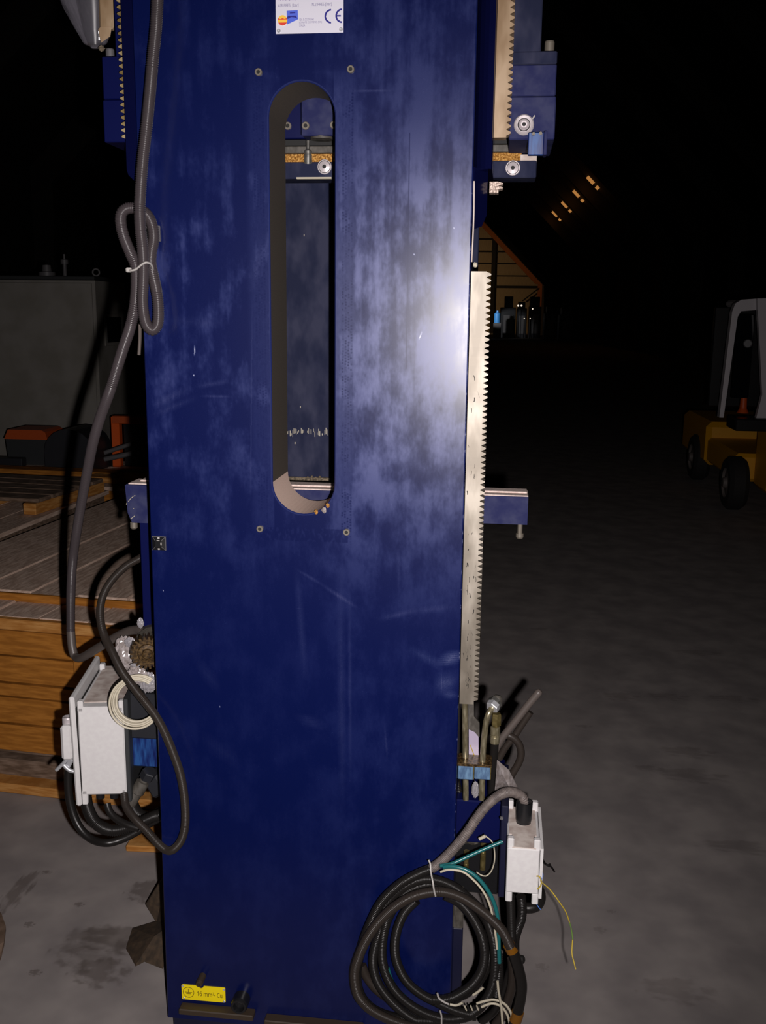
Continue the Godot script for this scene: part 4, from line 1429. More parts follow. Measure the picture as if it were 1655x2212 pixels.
	s.front(Vector3(-0.0154, 1.8777, -0.1990), Vector2(0.0740, 0.0037), 0.01, 0.0005)
	put(t, "worn_edge", s, M.wire_white)
	s = Shape.new()
	s.front(Vector3(-0.0359, 2.0248, -0.2150), Vector2(0.1938, 0.1339), 0.05, 0.002)
	put(t, "head_plate", s, M.blue)
	s = Shape.new()
	s.front(Vector3(0.0077, 2.0000, -0.1650), Vector2(0.0845, 0.0901), 0.05, 0.002)
	put(t, "head_block", s, M.blue_dusty)
	for p in [Vector3(-0.0251, 1.9737, -0.1650), Vector3(0.0326, 1.9746, -0.1650), Vector3(-0.0727, 1.9828, -0.2150)]:
		screw(t, "socket_screw", p, Vector3.BACK, 0.0078, 0.004, M.screw_steel)
	s = Shape.new()
	s.lathe(Vector3(0.0039, 1.9578, -0.1900), Vector3.DOWN, [Vector2(0.0, -0.002), Vector2(0.024, -0.002), Vector2(0.024, 0.007), Vector2(0.0, 0.008)], 24)
	put(t, "collar", s, M.bare_iron)
	s = Shape.new()
	var lo := Vector3(-0.0958, 1.1853, -0.5000)
	s.box(Vector3(0.02, (lo.y + 2.0) / 2, -0.515), Vector3(0.6, 2.0 - lo.y, 0.03), 0.002)
	put(t, "rear_plate", s, M.blue_slate)
	s = Shape.new()
	s.front(Vector3(-0.1424, 1.1929, -0.4920), Vector2(0.2838, 0.0153), 0.01, 0.001)
	put(t, "grime_strip", s, M.crusted)
	for k in 4:
		s = Shape.new()
		s.rag(Vector3(-0.0875, 1.2016, -0.4880) + Vector3(0.010 * k, 0.002 * (k % 2), 0), Vector3(0.005, 0.004, 0.004), 0.5, 30 + k, 5)
		put(t, "crumb", s, M.crusted)
	# bright scratches through the paint
	s = Shape.new()
	for k in 34:
		var x := 619.0 + 88.0 * k / 33.0
		if k in [11, 15, 16, 19, 21, 24, 28, 30]:
			continue
		var a := Vector3(-0.1432, 1.3125, -0.4995)
		var b := Vector3(-0.0404, 1.3150, -0.4995)
		var mid := a.lerp(b, (x - 619.0) / 88.0) + Vector3(0, rng.randf_range(-0.006, 0.004), 0)
		s.box(mid, Vector3(rng.randf_range(0.0006, 0.002), rng.randf_range(0.004, 0.018), 0.0012), 0.0)
	for p in [Vector3(-0.1217, 1.2852, -0.4995), Vector3(-0.1077, 1.3754, -0.4995), Vector3(-0.0965, 1.7859, -0.4995)]:
		s.box(p, Vector3(0.002, 0.005, 0.0012), 0.0)
	put(t, "scratches", s, M.wire_white, "row of short white scratches in the paint")


func build_crossbar() -> void:
	var t := thing("cross_bar", "blue steel cross bar passing behind the column below the slot", "bar", Vector3(0, 1.15, -0.24))
	var l := Vector3(-0.4468, 1.2208, -0.2000)
	var r := Vector3(0.4504, 1.2286, -0.2000)
	var rb := Vector3(0.4531, 1.1618, -0.2000)
	var s := Shape.new()
	var x0 := l.x
	var x1 := r.x
	var y1 := (l.y + r.y) / 2 - 0.004
	var y0 := rb.y - 0.002
	s.prism(PackedVector2Array([Vector2(x0 + 0.014, y0), Vector2(x1, y0), Vector2(x1, y1), Vector2(x0, y1), Vector2(x0, y0 + 0.03)]), Transform3D(Basis(), Vector3(0, 0, -0.2)), 0.07)
	put(t, "beam", s, M.blue_dusty)
	s = Shape.new()
	var lug := Vector3(-0.4346, 1.1338, -0.1960)
	s.prism(PackedVector2Array([Vector2(lug.x, lug.y), Vector2(lug.x + 0.06, lug.y), Vector2(lug.x + 0.06, y1 - 0.001), Vector2(x0 - 0.001, y1 - 0.001), Vector2(x0 + 0.003, lug.y + 0.022)]), Transform3D(Basis(), Vector3(0, 0, -0.196)), 0.05)
	put(t, "end_lug", s, M.blue_dusty)
	s = Shape.new()
	s.box(Vector3((x0 + x1) / 2 + 0.002, y1 + 0.001, -0.236), Vector3(x1 - x0 - 0.004, 0.003, 0.066), 0.001)
	put(t, "dusty_top", s, M.ledge_dust)
	s = Shape.new()
	s.box(Vector3((x0 + x1) / 2 + 0.01, y1 + 0.004, -0.25), Vector3(x1 - x0 - 0.024, 0.004, 0.04), 0.001)
	put(t, "wear_strip", s, M.ledge_dust)
	for p in [[Vector3(0.4360, 1.1549, -0.2350), 0.0075], [Vector3(-0.4397, 1.1254, -0.2200), 0.0075]]:
		s = Shape.new()
		s.lathe(p[0], Vector3.DOWN, [Vector2(0.0055, -0.004), Vector2(0.0055, 0.022), Vector2(0.0085, 0.022), Vector2(0.0085, 0.030), Vector2(0.0065, 0.033), Vector2(0, 0.034)] if p[0].x > 0 else [Vector2(0.0085, -0.004), Vector2(0.0085, 0.008), Vector2(0.006, 0.011), Vector2(0, 0.011)], 18)
		put(t, "bolt", s, M.screw_steel)
	s = Shape.new()
	for q in [[Vector3(-0.4412, 1.1826, -0.1955), Vector3(-0.4355, 1.1892, -0.1955)], [Vector3(-0.4344, 1.1903, -0.1955), Vector3(-0.4299, 1.1936, -0.1955)], [Vector3(-0.4288, 1.1947, -0.1955), Vector3(-0.4244, 1.1970, -0.1955)], [Vector3(-0.4374, 1.1423, -0.1955), Vector3(-0.4273, 1.1502, -0.1955)], [Vector3(-0.4458, 1.1751, -0.1955), Vector3(-0.4446, 1.1794, -0.1955)], [Vector3(-0.4299, 1.1660, -0.1955), Vector3(-0.4288, 1.1671, -0.1955)]]:
		s.tube(PackedVector3Array([q[0], q[1]]), 0.0009, 5)
	put(t, "scratches", s, M.wire_white)


func build_left_side() -> void:
	var s := Shape.new()
	s.front(Vector3(-0.3976, 0.9785, -0.2000), Vector2(0.0429, 0.3740), 0.05, 0.002)
	solo("guide_rail", s, M.blue, "narrow vertical blue rail under the cross bar, beside the column's left edge", "rail")
	# shrouded drive at the top left
	var t := thing("wrapped_motor", "motor wrapped in shiny clear plastic at the top left corner", "motor", Vector3(-0.4409, 2.1716, -0.1200))
	s = Shape.new()
	s.lathe(Vector3(-0.4588, 2.1269, -0.1600), Vector3.UP, [Vector2(0, 0), Vector2(0.014, 0.004), Vector2(0.022, 0.03), Vector2(0.034, 0.09), Vector2(0.044, 0.14), Vector2(0.048, 0.3), Vector2(0, 0.3)], 20)
	put(t, "motor_body", s, M.plastic_black)
	s = Shape.new()
	s.front(Vector3(-0.4167, 2.1857, -0.1150), Vector2(0.0295, 0.0694), 0.02, 0.004)
	s.fan([Vector3(-0.4331, 2.1513, -0.1150), Vector3(-0.4027, 2.1694, -0.1150), Vector3(-0.4100, 2.1379, -0.1180), Vector3(-0.4297, 2.1263, -0.1180)], Vector3(-0.4593, 2.1759, -0.2000))
	put(t, "tag_card", s, M.rack_tan)
	s = Shape.new()
	var f := FastNoiseLite.new()
	f.seed = 5
	f.frequency = 9.0
	var foot := Vector3(-0.4489, 2.1242, -0.1500)
	var rings := []
	var outline := Curve2D.new()
	for l in [[0.0, 0.008], [0.012, 0.026], [0.035, 0.037], [0.07, 0.047], [0.11, 0.056], [0.16, 0.064], [0.24, 0.068], [0.34, 0.07]]:
		outline.add_point(Vector2(l[0], l[1]), Vector2(-0.008, -0.003), Vector2(0.008, 0.003))
	outline.bake_interval = 0.008
	for l in outline.get_baked_points():
		var row := []
		for k in 48:
			var a := TAU * k / 48.0
			var o := Vector3(cos(a), 0, sin(a) * 0.6)
			var p: Vector3 = foot + Vector3(-0.35 * l.y * smoothstep(0.0, 0.1, l.x) - 0.006, l.x, 0) + o * l.y
			row.append(p + o * 0.006 * smoothstep(0.0, 0.05, l.x) * f.get_noise_3dv(Vector3(cos(a), l.x * 2.0, sin(a)) * 0.35))
		rings.append(row)
	for a in rings.size() - 1:
		for k in 48:
			var e := (k + 1) % 48
			s.quad(rings[a][e], rings[a][k], rings[a + 1][k], rings[a + 1][e])
	s.fan(rings[0], foot + Vector3(0, 0.05, 0))
	put(t, "plastic_film", s, M.clear_film)
	s = Shape.new()
	s.rag(Vector3(-0.4300, 2.1165, -0.1200), Vector3(0.012, 0.010, 0.010), 0.6, 12, 8)
	put(t, "film_knot", s, M.crusted)

	# hydraulic drive with a grimy pinion, wrapped in film
	t = thing("pinion_drive", "greasy toothed pinion drive wrapped in torn plastic above the left box", "drive", Vector3(-0.3847, 0.8530, -0.1200))
	var c := Vector3(-0.3739, 0.8605, -0.1000)
	s = Shape.new()
	var gear := PackedVector2Array()
	for k in 22:
		var a := TAU * k / 22.0
		for q in [[-0.10, 0.031], [-0.05, 0.0375], [0.05, 0.0375], [0.10, 0.031]]:
			gear.append(Vector2(cos(a + q[0]), sin(a + q[0])) * q[1])
	s.prism(gear, Transform3D(Basis(Vector3.UP, 0.35), c), 0.03)
	put(t, "pinion", s, M.gear_grimy)
	s = Shape.new()
	s.lathe(c, Vector3(0.34, 0, 0.94), [Vector2(0.022, -0.001), Vector2(0.02, 0.004), Vector2(0.012, 0.005), Vector2(0.011, 0.012), Vector2(0.008, 0.014), Vector2(0, 0.014)], 24)
	put(t, "hub", s, M.gear_grimy)
	s = Shape.new()
	s.lathe(c + Vector3(-0.02, -0.01, -0.10), Vector3(0.3, 0, 1), [Vector2(0, -0.10), Vector2(0.04, -0.10), Vector2(0.045, 0.02), Vector2(0.03, 0.06), Vector2(0, 0.06)], 20)
	put(t, "motor_body", s, M.bare_iron)
	var k0 := 0
	for q in [[Vector3(-0.4511, 0.8311, -0.1700), Vector3(0.042, 0.06, 0.03), "film_milky"], [Vector3(-0.4141, 0.9061, -0.1700), Vector3(0.011, 0.017, 0.01), "film_silver"], [Vector3(-0.4291, 0.8673, -0.1450), Vector3(0.02, 0.018, 0.008), "film_silver"], [Vector3(-0.4032, 0.8044, -0.1100), Vector3(0.034, 0.028, 0.016), "film_milky"], [Vector3(-0.3818, 0.7843, -0.1200), Vector3(0.032, 0.034, 0.02), "film_silver"], [Vector3(-0.4038, 0.8309, -0.1000), Vector3(0.016, 0.006, 0.006), "film_silver"]]:
		s = Shape.new()
		k0 += 1
		s.rag(q[0], q[1], 0.42, 40 + k0, 20, Vector3(2.2, 0.7, 2.0))
		put(t, "plastic_wrap", s, M[q[2]])
	s = Shape.new()
	s.box(Vector3(-0.4012, 0.6895, -0.1700), Vector3(0.075, 0.11, 0.05), 0.004)
	put(t, "valve_body", s, M.dark_iron)
	s = Shape.new()
	s.front(Vector3(-0.4069, 0.6107, -0.1500), Vector2(0.0869, 0.0943), 0.04, 0.003)
	solo("mounting_bracket", s, M.blue_brushed, "bright brush-painted blue bracket right of the left junction box", "bracket")
	# pipe stubs and couplings under the bracket
	t = thing("hose_coupling", "dark greasy hose couplings hanging under the blue bracket", "coupling", Vector3(-0.4176, 0.5081, -0.1600))
	s = Shape.new()
	s.lathe(Vector3(-0.4401, 0.4773, -0.1300), Vector3(-0.4035, 0.5466, -0.1500) - Vector3(-0.4401, 0.4773, -0.1300), [Vector2(0, 0), Vector2(0.013, 0), Vector2(0.013, 0.03), Vector2(0.016, 0.032), Vector2(0.016, 0.06), Vector2(0.011, 0.062), Vector2(0.011, 0.085), Vector2(0, 0.086)], 16)
	put(t, "coupling", s, M.bare_iron)
	s = Shape.new()
	s.hexagon(Vector3(-0.4061, 0.5371, -0.1500), Vector3(0.5, 0.85, 0.1), 0.018, 0.022)
	put(t, "hex_nut", s, M.dark_iron)
	s = Shape.new()
	s.box(Vector3(-0.3893, 0.5168, -0.1700), Vector3(0.04, 0.06, 0.04), 0.006, Basis(Vector3.BACK, 0.5))
	put(t, "elbow_block", s, M.dark_iron)


func build_left_box() -> void:
	var place := Transform3D(Basis(Vector3.UP, deg_to_rad(11)), Vector3(-0.489, 0.513, -0.1))
	var t := placed_thing("junction_box", "dusty light grey junction box with an ajar lid, left of the column", "junction box", place)
	var s := Shape.new()
	s.box(Vector3(0, 0.107, -0.136), Vector3(0.102, 0.214, 0.272), 0.003)
	put(t, "body", s, M.box_grey)
	s = Shape.new()
	s.box(Vector3(0.002, 0.2148, -0.145), Vector3(0.09, 0.0016, 0.235), 0.0006)
	put(t, "dust_film", s, M.box_dusty, "brownish dust on the top of the box")
	for y in [[-0.024, 0.012], [0.202, 0.228]]:  # lugs at the corners
		for x in [[-0.051, -0.038], [0.040, 0.051]]:
			for z in [-0.008, -0.25]:
				s = Shape.new()
				s.box(Vector3((x[0] + x[1]) / 2, (y[0] + y[1]) / 2, z), Vector3(x[1] - x[0], y[1] - y[0], 0.016), 0.002)
				put(t, "lug", s, M.box_grey)
	s = Shape.new()
	s.box(Vector3(0.057, 0.107, -0.14), Vector3(0.010, 0.25, 0.285), 0.002)
	put(t, "back_plate", s, M.cabinet_dark)
	# lid, hinged at its foot and a little open
	s = Shape.new()
	var turn := Basis(Vector3.BACK, deg_to_rad(1.0))
	var hinge := Vector3(-0.0505, -0.026, -0.136)
	s.box(hinge + turn * Vector3(-0.007, 0.133, 0), Vector3(0.013, 0.265, 0.280), 0.005, turn)
	var lid := put(t, "lid", s, M.box_grey)
	s = Shape.new()
	s.box(hinge + turn * Vector3(0.001, 0.12, 0), Vector3(0.003, 0.236, 0.27), 0.001, turn)
	put(lid, "gasket", s, M.black_rubber)
	s = Shape.new()
	s.box(Vector3(-0.083, 0.120, -0.04), Vector3(0.026, 0.085, 0.05), 0.006)
	var plug := put(t, "plug_housing", s, M.box_grey)
	s = Shape.new()
	s.lathe(Vector3(-0.083, 0.161, -0.04), Vector3.UP, [Vector2(0.0125, 0), Vector2(0.0125, 0.012), Vector2(0.011, 0.015), Vector2(0.010, 0.015), Vector2(0, 0.012)], 20)
	put(plug, "cap", s, M.steel_bright)
	s = Shape.new()
	s.tube(curve([Vector3(-0.070, 0.076, -0.035), Vector3(-0.084, 0.078, -0.03), Vector3(-0.096, 0.066, -0.028), Vector3(-0.112, 0.050, -0.028)], 0.004), 0.0045, 8)
	s.tube(curve([Vector3(-0.094, 0.064, -0.026), Vector3(-0.082, 0.052, -0.024), Vector3(-0.070, 0.048, -0.024)], 0.004), 0.005, 8)
	s.box(Vector3(-0.083, 0.064, -0.028), Vector3(0.012, 0.03, 0.006), 0.002, Basis(Vector3.BACK, -0.5))
	put(t, "latch_lever", s, M.zinc, "shiny bent latch lever")
	for p in [[-0.02, "amber"], [0.012, "plain"], [0.034, "amber"]]:
		s = Shape.new()
		s.lathe(Vector3(p[0], 0.002, -0.05), Vector3.DOWN, [Vector2(0.012, -0.002), Vector2(0.012, 0.014), Vector2(0.010, 0.016), Vector2(0.010, 0.034), Vector2(0, 0.034)], 16)
		put(t, "cable_gland", s, M.plastic_black)
		if p[1] == "amber":
			s = Shape.new()
			s.lathe(Vector3(p[0] + 0.004, 0.0, -0.03), Vector3.DOWN, [Vector2(0.0065, 0.0), Vector2(0.0065, 0.01), Vector2(0, 0.011)], 12)
			put(t, "blanking_plug", s, M.tape_amber)
	# coil of white cable hanging on the box
	s = Shape.new()
	var mid := Vector3(-0.3841, 0.7660, -0.0550)
	for k in 4:
		var r := 0.0445 + 0.0035 * k
		s.tube(ring_of(mid + Vector3(-0.001 * k, -0.0015 * k, 0.0035 * (k % 2)), Vector3(0.25, 0.2, 1), r, r * 1.02, Vector3.UP, 0.0025, 0.95, 5.5), 0.0027, 8)
	for k in 3:
		var r := 0.047 + 0.0035 * k
		s.tube(ring_of(mid + Vector3(0, 0, -0.006), Vector3(0.25, 0.2, 1), r, r, Vector3.UP, 0.0025, 0.95, 5.5), 0.0027, 8)
	solo("cable_coil", s, M.wire_white, "small coil of cream cable hung over the left junction box", "cable coil")


func build_left_hoses() -> void:
	var pts: Array = [Vector3(-0.2416, 2.4646, 0.0500), Vector3(-0.2470, 2.3036, 0.0505), Vector3(-0.2504, 2.1979, 0.0510), Vector3(-0.2527, 2.1519, 0.0515), Vector3(-0.2567, 2.1054, 0.0520), Vector3(-0.2634, 2.0584, 0.0525), Vector3(-0.2716, 1.9951, 0.0530), Vector3(-0.2808, 1.9309, 0.0535), Vector3(-0.2898, 1.8740, 0.0540), Vector3(-0.2962, 1.8163, 0.0545), Vector3(-0.2982, 1.7830, 0.0550), Vector3(-0.2983, 1.7497, 0.0533), Vector3(-0.2964, 1.7203, 0.0517), Vector3(-0.2965, 1.6864, 0.0500), Vector3(-0.2986, 1.6521, 0.0500), Vector3(-0.3007, 1.6219, 0.0500), Vector3(-0.2990, 1.5942, 0.0500), Vector3(-0.2947, 1.5750, 0.0460), Vector3(-0.2854, 1.5672, 0.0420), Vector3(-0.2771, 1.5787, 0.0380), Vector3(-0.2758, 1.6050, 0.0340), Vector3(-0.2789, 1.6355, 0.0300), Vector3(-0.2865, 1.6660, 0.0240), Vector3(-0.2933, 1.6905, 0.0180), Vector3(-0.2921, 1.7140, 0.0165), Vector3(-0.2871, 1.7399, 0.0150), Vector3(-0.2891, 1.7631, 0.0147), Vector3(-0.2978, 1.7819, 0.0143), Vector3(-0.3121, 1.7930, 0.0140), Vector3(-0.3257, 1.7962, 0.0167), Vector3(-0.3385, 1.7942, 0.0193), Vector3(-0.3471, 1.7846, 0.0220), Vector3(-0.3477, 1.7673, 0.0247), Vector3(-0.3421, 1.7432, 0.0273), Vector3(-0.3295, 1.7130, 0.0300), Vector3(-0.3184, 1.6896, 0.0350), Vector3(-0.3187, 1.6568, 0.0325), Vector3(-0.3229, 1.6220, 0.0300), Vector3(-0.3324, 1.5939, 0.0200), Vector3(-0.3449, 1.5652, 0.0100), Vector3(-0.3638, 1.5304, -0.0033), Vector3(-0.3821, 1.4948, -0.0167), Vector3(-0.4051, 1.4453, -0.0300), Vector3(-0.4471, 1.3852, -0.0750), Vector3(-0.4852, 1.3250, -0.1200), Vector3(-0.5303, 1.2481, -0.1850), Vector3(-0.5770, 1.1604, -0.2500), Vector3(-0.6120, 1.0832, -0.2950), Vector3(-0.6436, 1.0143, -0.3400), Vector3(-0.6607, 0.9496, -0.3600), Vector3(-0.6749, 0.8835, -0.3800), Vector3(-0.6759, 0.8076, -0.3733), Vector3(-0.6708, 0.7660, -0.3667), Vector3(-0.6603, 0.7456, -0.3600), Vector3(-0.6285, 0.7566, -0.3300), Vector3(-0.5844, 0.7873, -0.3000), Vector3(-0.5451, 0.8149, -0.2733), Vector3(-0.5066, 0.8420, -0.2467), Vector3(-0.4644, 0.8676, -0.2200), Vector3(-0.4318, 0.8790, -0.2000), Vector3(-0.4090, 0.8766, -0.1800)]
	var t := thing("cable_conduit", "long grey ribbed conduit looped and tied at the column's left edge", "conduit", Vector3(-0.4, 0.7, 0))
	var cut := pts.size() - 10
	put(t, "ribbed_sleeve", hose(pts.slice(0, cut + 1), 0.0114, 0.0016), M.conduit_grey)
	put(t, "smooth_end", hose(pts.slice(cut, pts.size()), 0.0108), M.hose_grey, "smoother hose end, wrapped in film")
	var s := Shape.new()
	s.tube(curve([Vector3(-0.3324, 1.6804, 0.0450), Vector3(-0.3182, 1.6783, 0.0560), Vector3(-0.3082, 1.6808, 0.0580), Vector3(-0.2958, 1.6882, 0.0640), Vector3(-0.2867, 1.6924, 0.0660), Vector3(-0.2814, 1.6913, 0.0560), Vector3(-0.2828, 1.6852, 0.0400), Vector3(-0.2886, 1.6782, 0.0220)], 0.004), 0.0021, 8, 0.0, 1.0)
	s.box(Vector3(-0.3259, 1.6794, 0.0500), Vector3(0.011, 0.009, 0.007), 0.002)
	solo("cable_tie", s, M.nylon, "white nylon tie holding the grey conduit loops together", "cable tie")
	s = Shape.new()
	s.tube(curve([Vector3(-0.3339, 1.5776, -0.0200), Vector3(-0.3368, 1.5502, -0.0250), Vector3(-0.3418, 1.5170, -0.0300)], 0.006), 0.0036, 8)
	solo("cable_end", s, M.hose_grey, "short grey cable end hanging below the conduit loop", "cable end")
	pts = [Vector3(-0.4402, 1.0366, -0.3000), Vector3(-0.4499, 1.0310, -0.2700), Vector3(-0.4736, 1.0173, -0.2450), Vector3(-0.4950, 0.9939, -0.2200), Vector3(-0.5060, 0.9693, -0.1950), Vector3(-0.5069, 0.9434, -0.1700), Vector3(-0.4957, 0.9169, -0.1400), Vector3(-0.4749, 0.8896, -0.1100), Vector3(-0.4434, 0.8725, -0.0700), Vector3(-0.4068, 0.8443, -0.0300), Vector3(-0.3725, 0.8190, -0.0050), Vector3(-0.3376, 0.7966, 0.0200), Vector3(-0.3146, 0.7701, 0.0250), Vector3(-0.2948, 0.7383, 0.0300), Vector3(-0.2771, 0.6926, 0.0300), Vector3(-0.2616, 0.6401, 0.0300), Vector3(-0.2541, 0.5823, 0.0300), Vector3(-0.2547, 0.5277, 0.0300), Vector3(-0.2639, 0.4914, 0.0300), Vector3(-0.2810, 0.4683, 0.0300), Vector3(-0.3003, 0.4578, 0.0200), Vector3(-0.3222, 0.4646, 0.0100), Vector3(-0.3550, 0.4818, -0.0100), Vector3(-0.3863, 0.4941, -0.0300), Vector3(-0.4127, 0.5001, -0.0550), Vector3(-0.4308, 0.5038, -0.0800), Vector3(-0.4413, 0.5180, -0.1000)]
	solo("rubber_hose", hose(pts, 0.0092, 0.0005, 0.003), M.hose_brown, "thick brown-black hose looping from the column over its left foot to the box", "hose")
	# loops under the left box
	solo("rubber_hose", hose([Vector3(-0.5963, 0.5660, -0.1600), Vector3(-0.5991, 0.5109, -0.1520), Vector3(-0.5916, 0.4541, -0.1440), Vector3(-0.5710, 0.4089, -0.1360), Vector3(-0.5392, 0.3837, -0.1280), Vector3(-0.4998, 0.3806, -0.1200), Vector3(-0.4711, 0.3825, -0.1333), Vector3(-0.4395, 0.3954, -0.1467), Vector3(-0.4075, 0.4144, -0.1600), Vector3(-0.3751, 0.4346, -0.1600)], 0.0095), M.hose_black, "smooth black hose, lowest loop below the left junction box", "hose")
	solo("corrugated_hose", hose([Vector3(-0.5527, 0.4909, -0.1400), Vector3(-0.5387, 0.4635, -0.1200), Vector3(-0.5123, 0.4412, -0.1000), Vector3(-0.4871, 0.4174, -0.1150), Vector3(-0.4572, 0.4150, -0.1300), Vector3(-0.4265, 0.4234, -0.1450), Vector3(-0.3978, 0.4329, -0.1600), Vector3(-0.3681, 0.4434, -0.1600)], 0.0145, 0.0018, 0.0045), M.hose_black, "wide black corrugated hose inside the loop below the left box", "hose")
	solo("corrugated_hose", hose([Vector3(-0.4667, 0.4511, -0.2000), Vector3(-0.4602, 0.4174, -0.2100), Vector3(-0.4415, 0.3964, -0.2200), Vector3(-0.4182, 0.3978, -0.2300), Vector3(-0.3919, 0.4153, -0.2400)], 0.0155, 0.0018, 0.0045), M.hose_black, "second wide corrugated hose close to the column's left edge under the box", "hose")
	solo("rubber_hose", hose([Vector3(-0.4833, 0.4919, -0.1000), Vector3(-0.4757, 0.4775, -0.0933), Vector3(-0.4581, 0.4640, -0.0867), Vector3(-0.4285, 0.4537, -0.0800), Vector3(-0.4014, 0.4466, -0.0800)], 0.0085), M.hose_black, "short black hose bending down from the left box's gland", "hose")


func build_right_side() -> void:
	# hydraulic unit behind the right edge
	var t := thing("hydraulic_unit", "blue hydraulic unit with brass valves at the column's lower right", "hydraulic unit", Vector3(0.37, 0.3, -0.2))
	var s := Shape.new()
	s.front(Vector3(0.3659, 0.5203, -0.0800), Vector2(0.1151, 0.0993), 0.22, 0.003)
	put(t, "housing", s, M.blue)
	s = Shape.new()
	s.front(Vector3(0.3625, 0.3901, -0.1200), Vector2(0.1062, 0.1305), 0.16, 0.003)
	put(t, "valve_block", s, M.plastic_black)
	for q in [[1045, 1812, 1886, 0.0062], [1008, 1838, 1880, 0.0062]]:
		s = Shape.new()
		var a := C_at(q[0], q[1])
		s.lathe(a, Vector3.DOWN, [Vector2(0, 0), Vector2(q[3], 0), Vector2(q[3], 0.02), Vector2(q[3] * 0.85, 0.022), Vector2(q[3] * 0.85, 0.03), Vector2(q[3], 0.032), Vector2(q[3], (q[2] - q[1]) / 1000.0), Vector2(0, (q[2] - q[1]) / 1000.0)], 14)
		put(t, "brass_valve", s, M.brass)
	s = Shape.new()
	s.rag(Vector3(0.3565, 0.4663, -0.1000), Vector3(0.022, 0.016, 0.012), 0.4, 61, 9)
	put(t, "hose_fitting", s, M.bare_iron)
	s = Shape.new()
	s.front(Vector3(0.4225, 0.4990, -0.0000), Vector2(0.0154, 0.2093), 0.2, 0.002)
	put(t, "mounting_plate", s, M.blue_dark)
	s = Shape.new()
	s.lathe(Vector3(0.4160, 0.5773, -0.0000), Vector3.BACK, [Vector2(0.004, -0.001), Vector2(0.0035, 0.003), Vector2(0, 0.0035)], 10)
	put(t, "rivet", s, M.iron_grey)

	# two steel pipes held by a blue clamp
	s = Shape.new()
	s.tube(curve([Vector3(0.3303, 0.8207, -0.0600), Vector3(0.3324, 0.7588, -0.0600), Vector3(0.3351, 0.6962, -0.0600), Vector3(0.3392, 0.5816, -0.0600)], 0.008), 0.0062, 14)
	solo("steel_pipe", s, M.pipe_plated, "straight plated steel pipe beside the gear rack's foot", "pipe")
	s = Shape.new()
	s.tube(curve([Vector3(0.3733, 0.5918, -0.0450), Vector3(0.3731, 0.6319, -0.0452), Vector3(0.3725, 0.6844, -0.0454), Vector3(0.3743, 0.7344, -0.0456), Vector3(0.3768, 0.7655, -0.0458), Vector3(0.3810, 0.7842, -0.0460), Vector3(0.3864, 0.7933, -0.0520), Vector3(0.3919, 0.7989, -0.0620)], 0.004), 0.0062, 14)
	solo("steel_pipe", s, M.pipe_plated, "bent plated steel pipe running up into the hex nut", "pipe")
	t = thing("pipe_clamp", "blue twin pipe clamp with a greasy top plate", "clamp", Vector3(0.3563, 0.6347, -0.0500))
	s = Shape.new()
	s.front(Vector3(0.3378, 0.6574, -0.0300), Vector2(0.0329, 0.0303), 0.046, 0.002)
	put(t, "clamp_half", s, M.clamp_blue)
	s = Shape.new()
	s.front(Vector3(0.3731, 0.6598, -0.0300), Vector2(0.0338, 0.0302), 0.046, 0.002)
	put(t, "clamp_half", s, M.clamp_blue)
	s = Shape.new()
	var lo := Vector3(0.3200, 0.6733, -0.0280)
	var hi := Vector3(0.3923, 0.6782, -0.0280)
	s.box(Vector3((lo.x + hi.x) / 2, lo.y + 0.003, -0.054), Vector3(hi.x - lo.x, 0.006, 0.052), 0.001)
	put(t, "top_plate", s, M.gear_grimy)
	for x in [1023.5, 1059.5]:
		s = Shape.new()
		var p := Vector3(0.3547, 0.6596, -0.0290) if x < 1040 else Vector3(0.3899, 0.6620, -0.0290)
		s.box(p, Vector3(0.0022, 0.028, 0.004), 0.0004)
		put(t, "spacer", s, M.brass)
	# elbow fitting with nut, brass adaptor and crimped hose
	t = thing("hose_fitting", "zinc hex elbow fitting with brass adaptor and crimped hose", "fitting", Vector3(0.3940, 0.7626, -0.0600))
	s = Shape.new()
	s.hexagon(Vector3(0.3928, 0.8010, -0.0620), Vector3(-0.45, -0.42, 0.75), 0.0145, 0.012, 0.3)
	put(t, "hex_nut", s, M.zinc)
	s = Shape.new()
	s.hexagon(Vector3(0.3955, 0.8043, -0.0720), Vector3(-0.45, -0.42, 0.75), 0.0155, 0.010, 0.6)
	put(t, "hex_body", s, M.steel)
	s = Shape.new()
	s.lathe(Vector3(0.3984, 0.8011, -0.0780), Vector3(0.1, 1, -0.2), [Vector2(0, -0.01), Vector2(0.009, -0.008), Vector2(0.0105, 0.002), Vector2(0.0095, 0.010), Vector2(0.006, 0.014), Vector2(0, 0.0145)], 18)
	put(t, "elbow_cap", s, M.bare_iron)
	s = Shape.new()
	s.hexagon(Vector3(0.3982, 0.7502, -0.0750), Vector3.UP, 0.0105, 0.026, 0.2)
	s.lathe(Vector3(0.3982, 0.7502, -0.0750), Vector3.DOWN, [Vector2(0.0095, -0.001), Vector2(0.005, 0.006), Vector2(0.005, 0.009)], 16)
	put(t, "brass_nut", s, M.brass)
	s = Shape.new()
	s.lathe(Vector3(0.3966, 0.7092, -0.0750), Vector3.UP, [Vector2(0, 0), Vector2(0.0098, 0), Vector2(0.0102, 0.002), Vector2(0.0102, 0.014), Vector2(0.0092, 0.0155), Vector2(0.0102, 0.017), Vector2(0.0092, 0.0185), Vector2(0.0104, 0.0205), Vector2(0.0104, 0.036), Vector2(0.008, 0.038), Vector2(0, 0.038)], 20)
	put(t, "crimp_sleeve", s, M.pipe_plated)
	put(t, "hose_tail", hose([Vector3(0.3964, 0.7145, -0.0750), Vector3(0.3955, 0.6789, -0.0833), Vector3(0.3950, 0.6322, -0.0917), Vector3(0.3941, 0.5629, -0.1000)], 0.0092), M.hose_black)
	s = Shape.new()
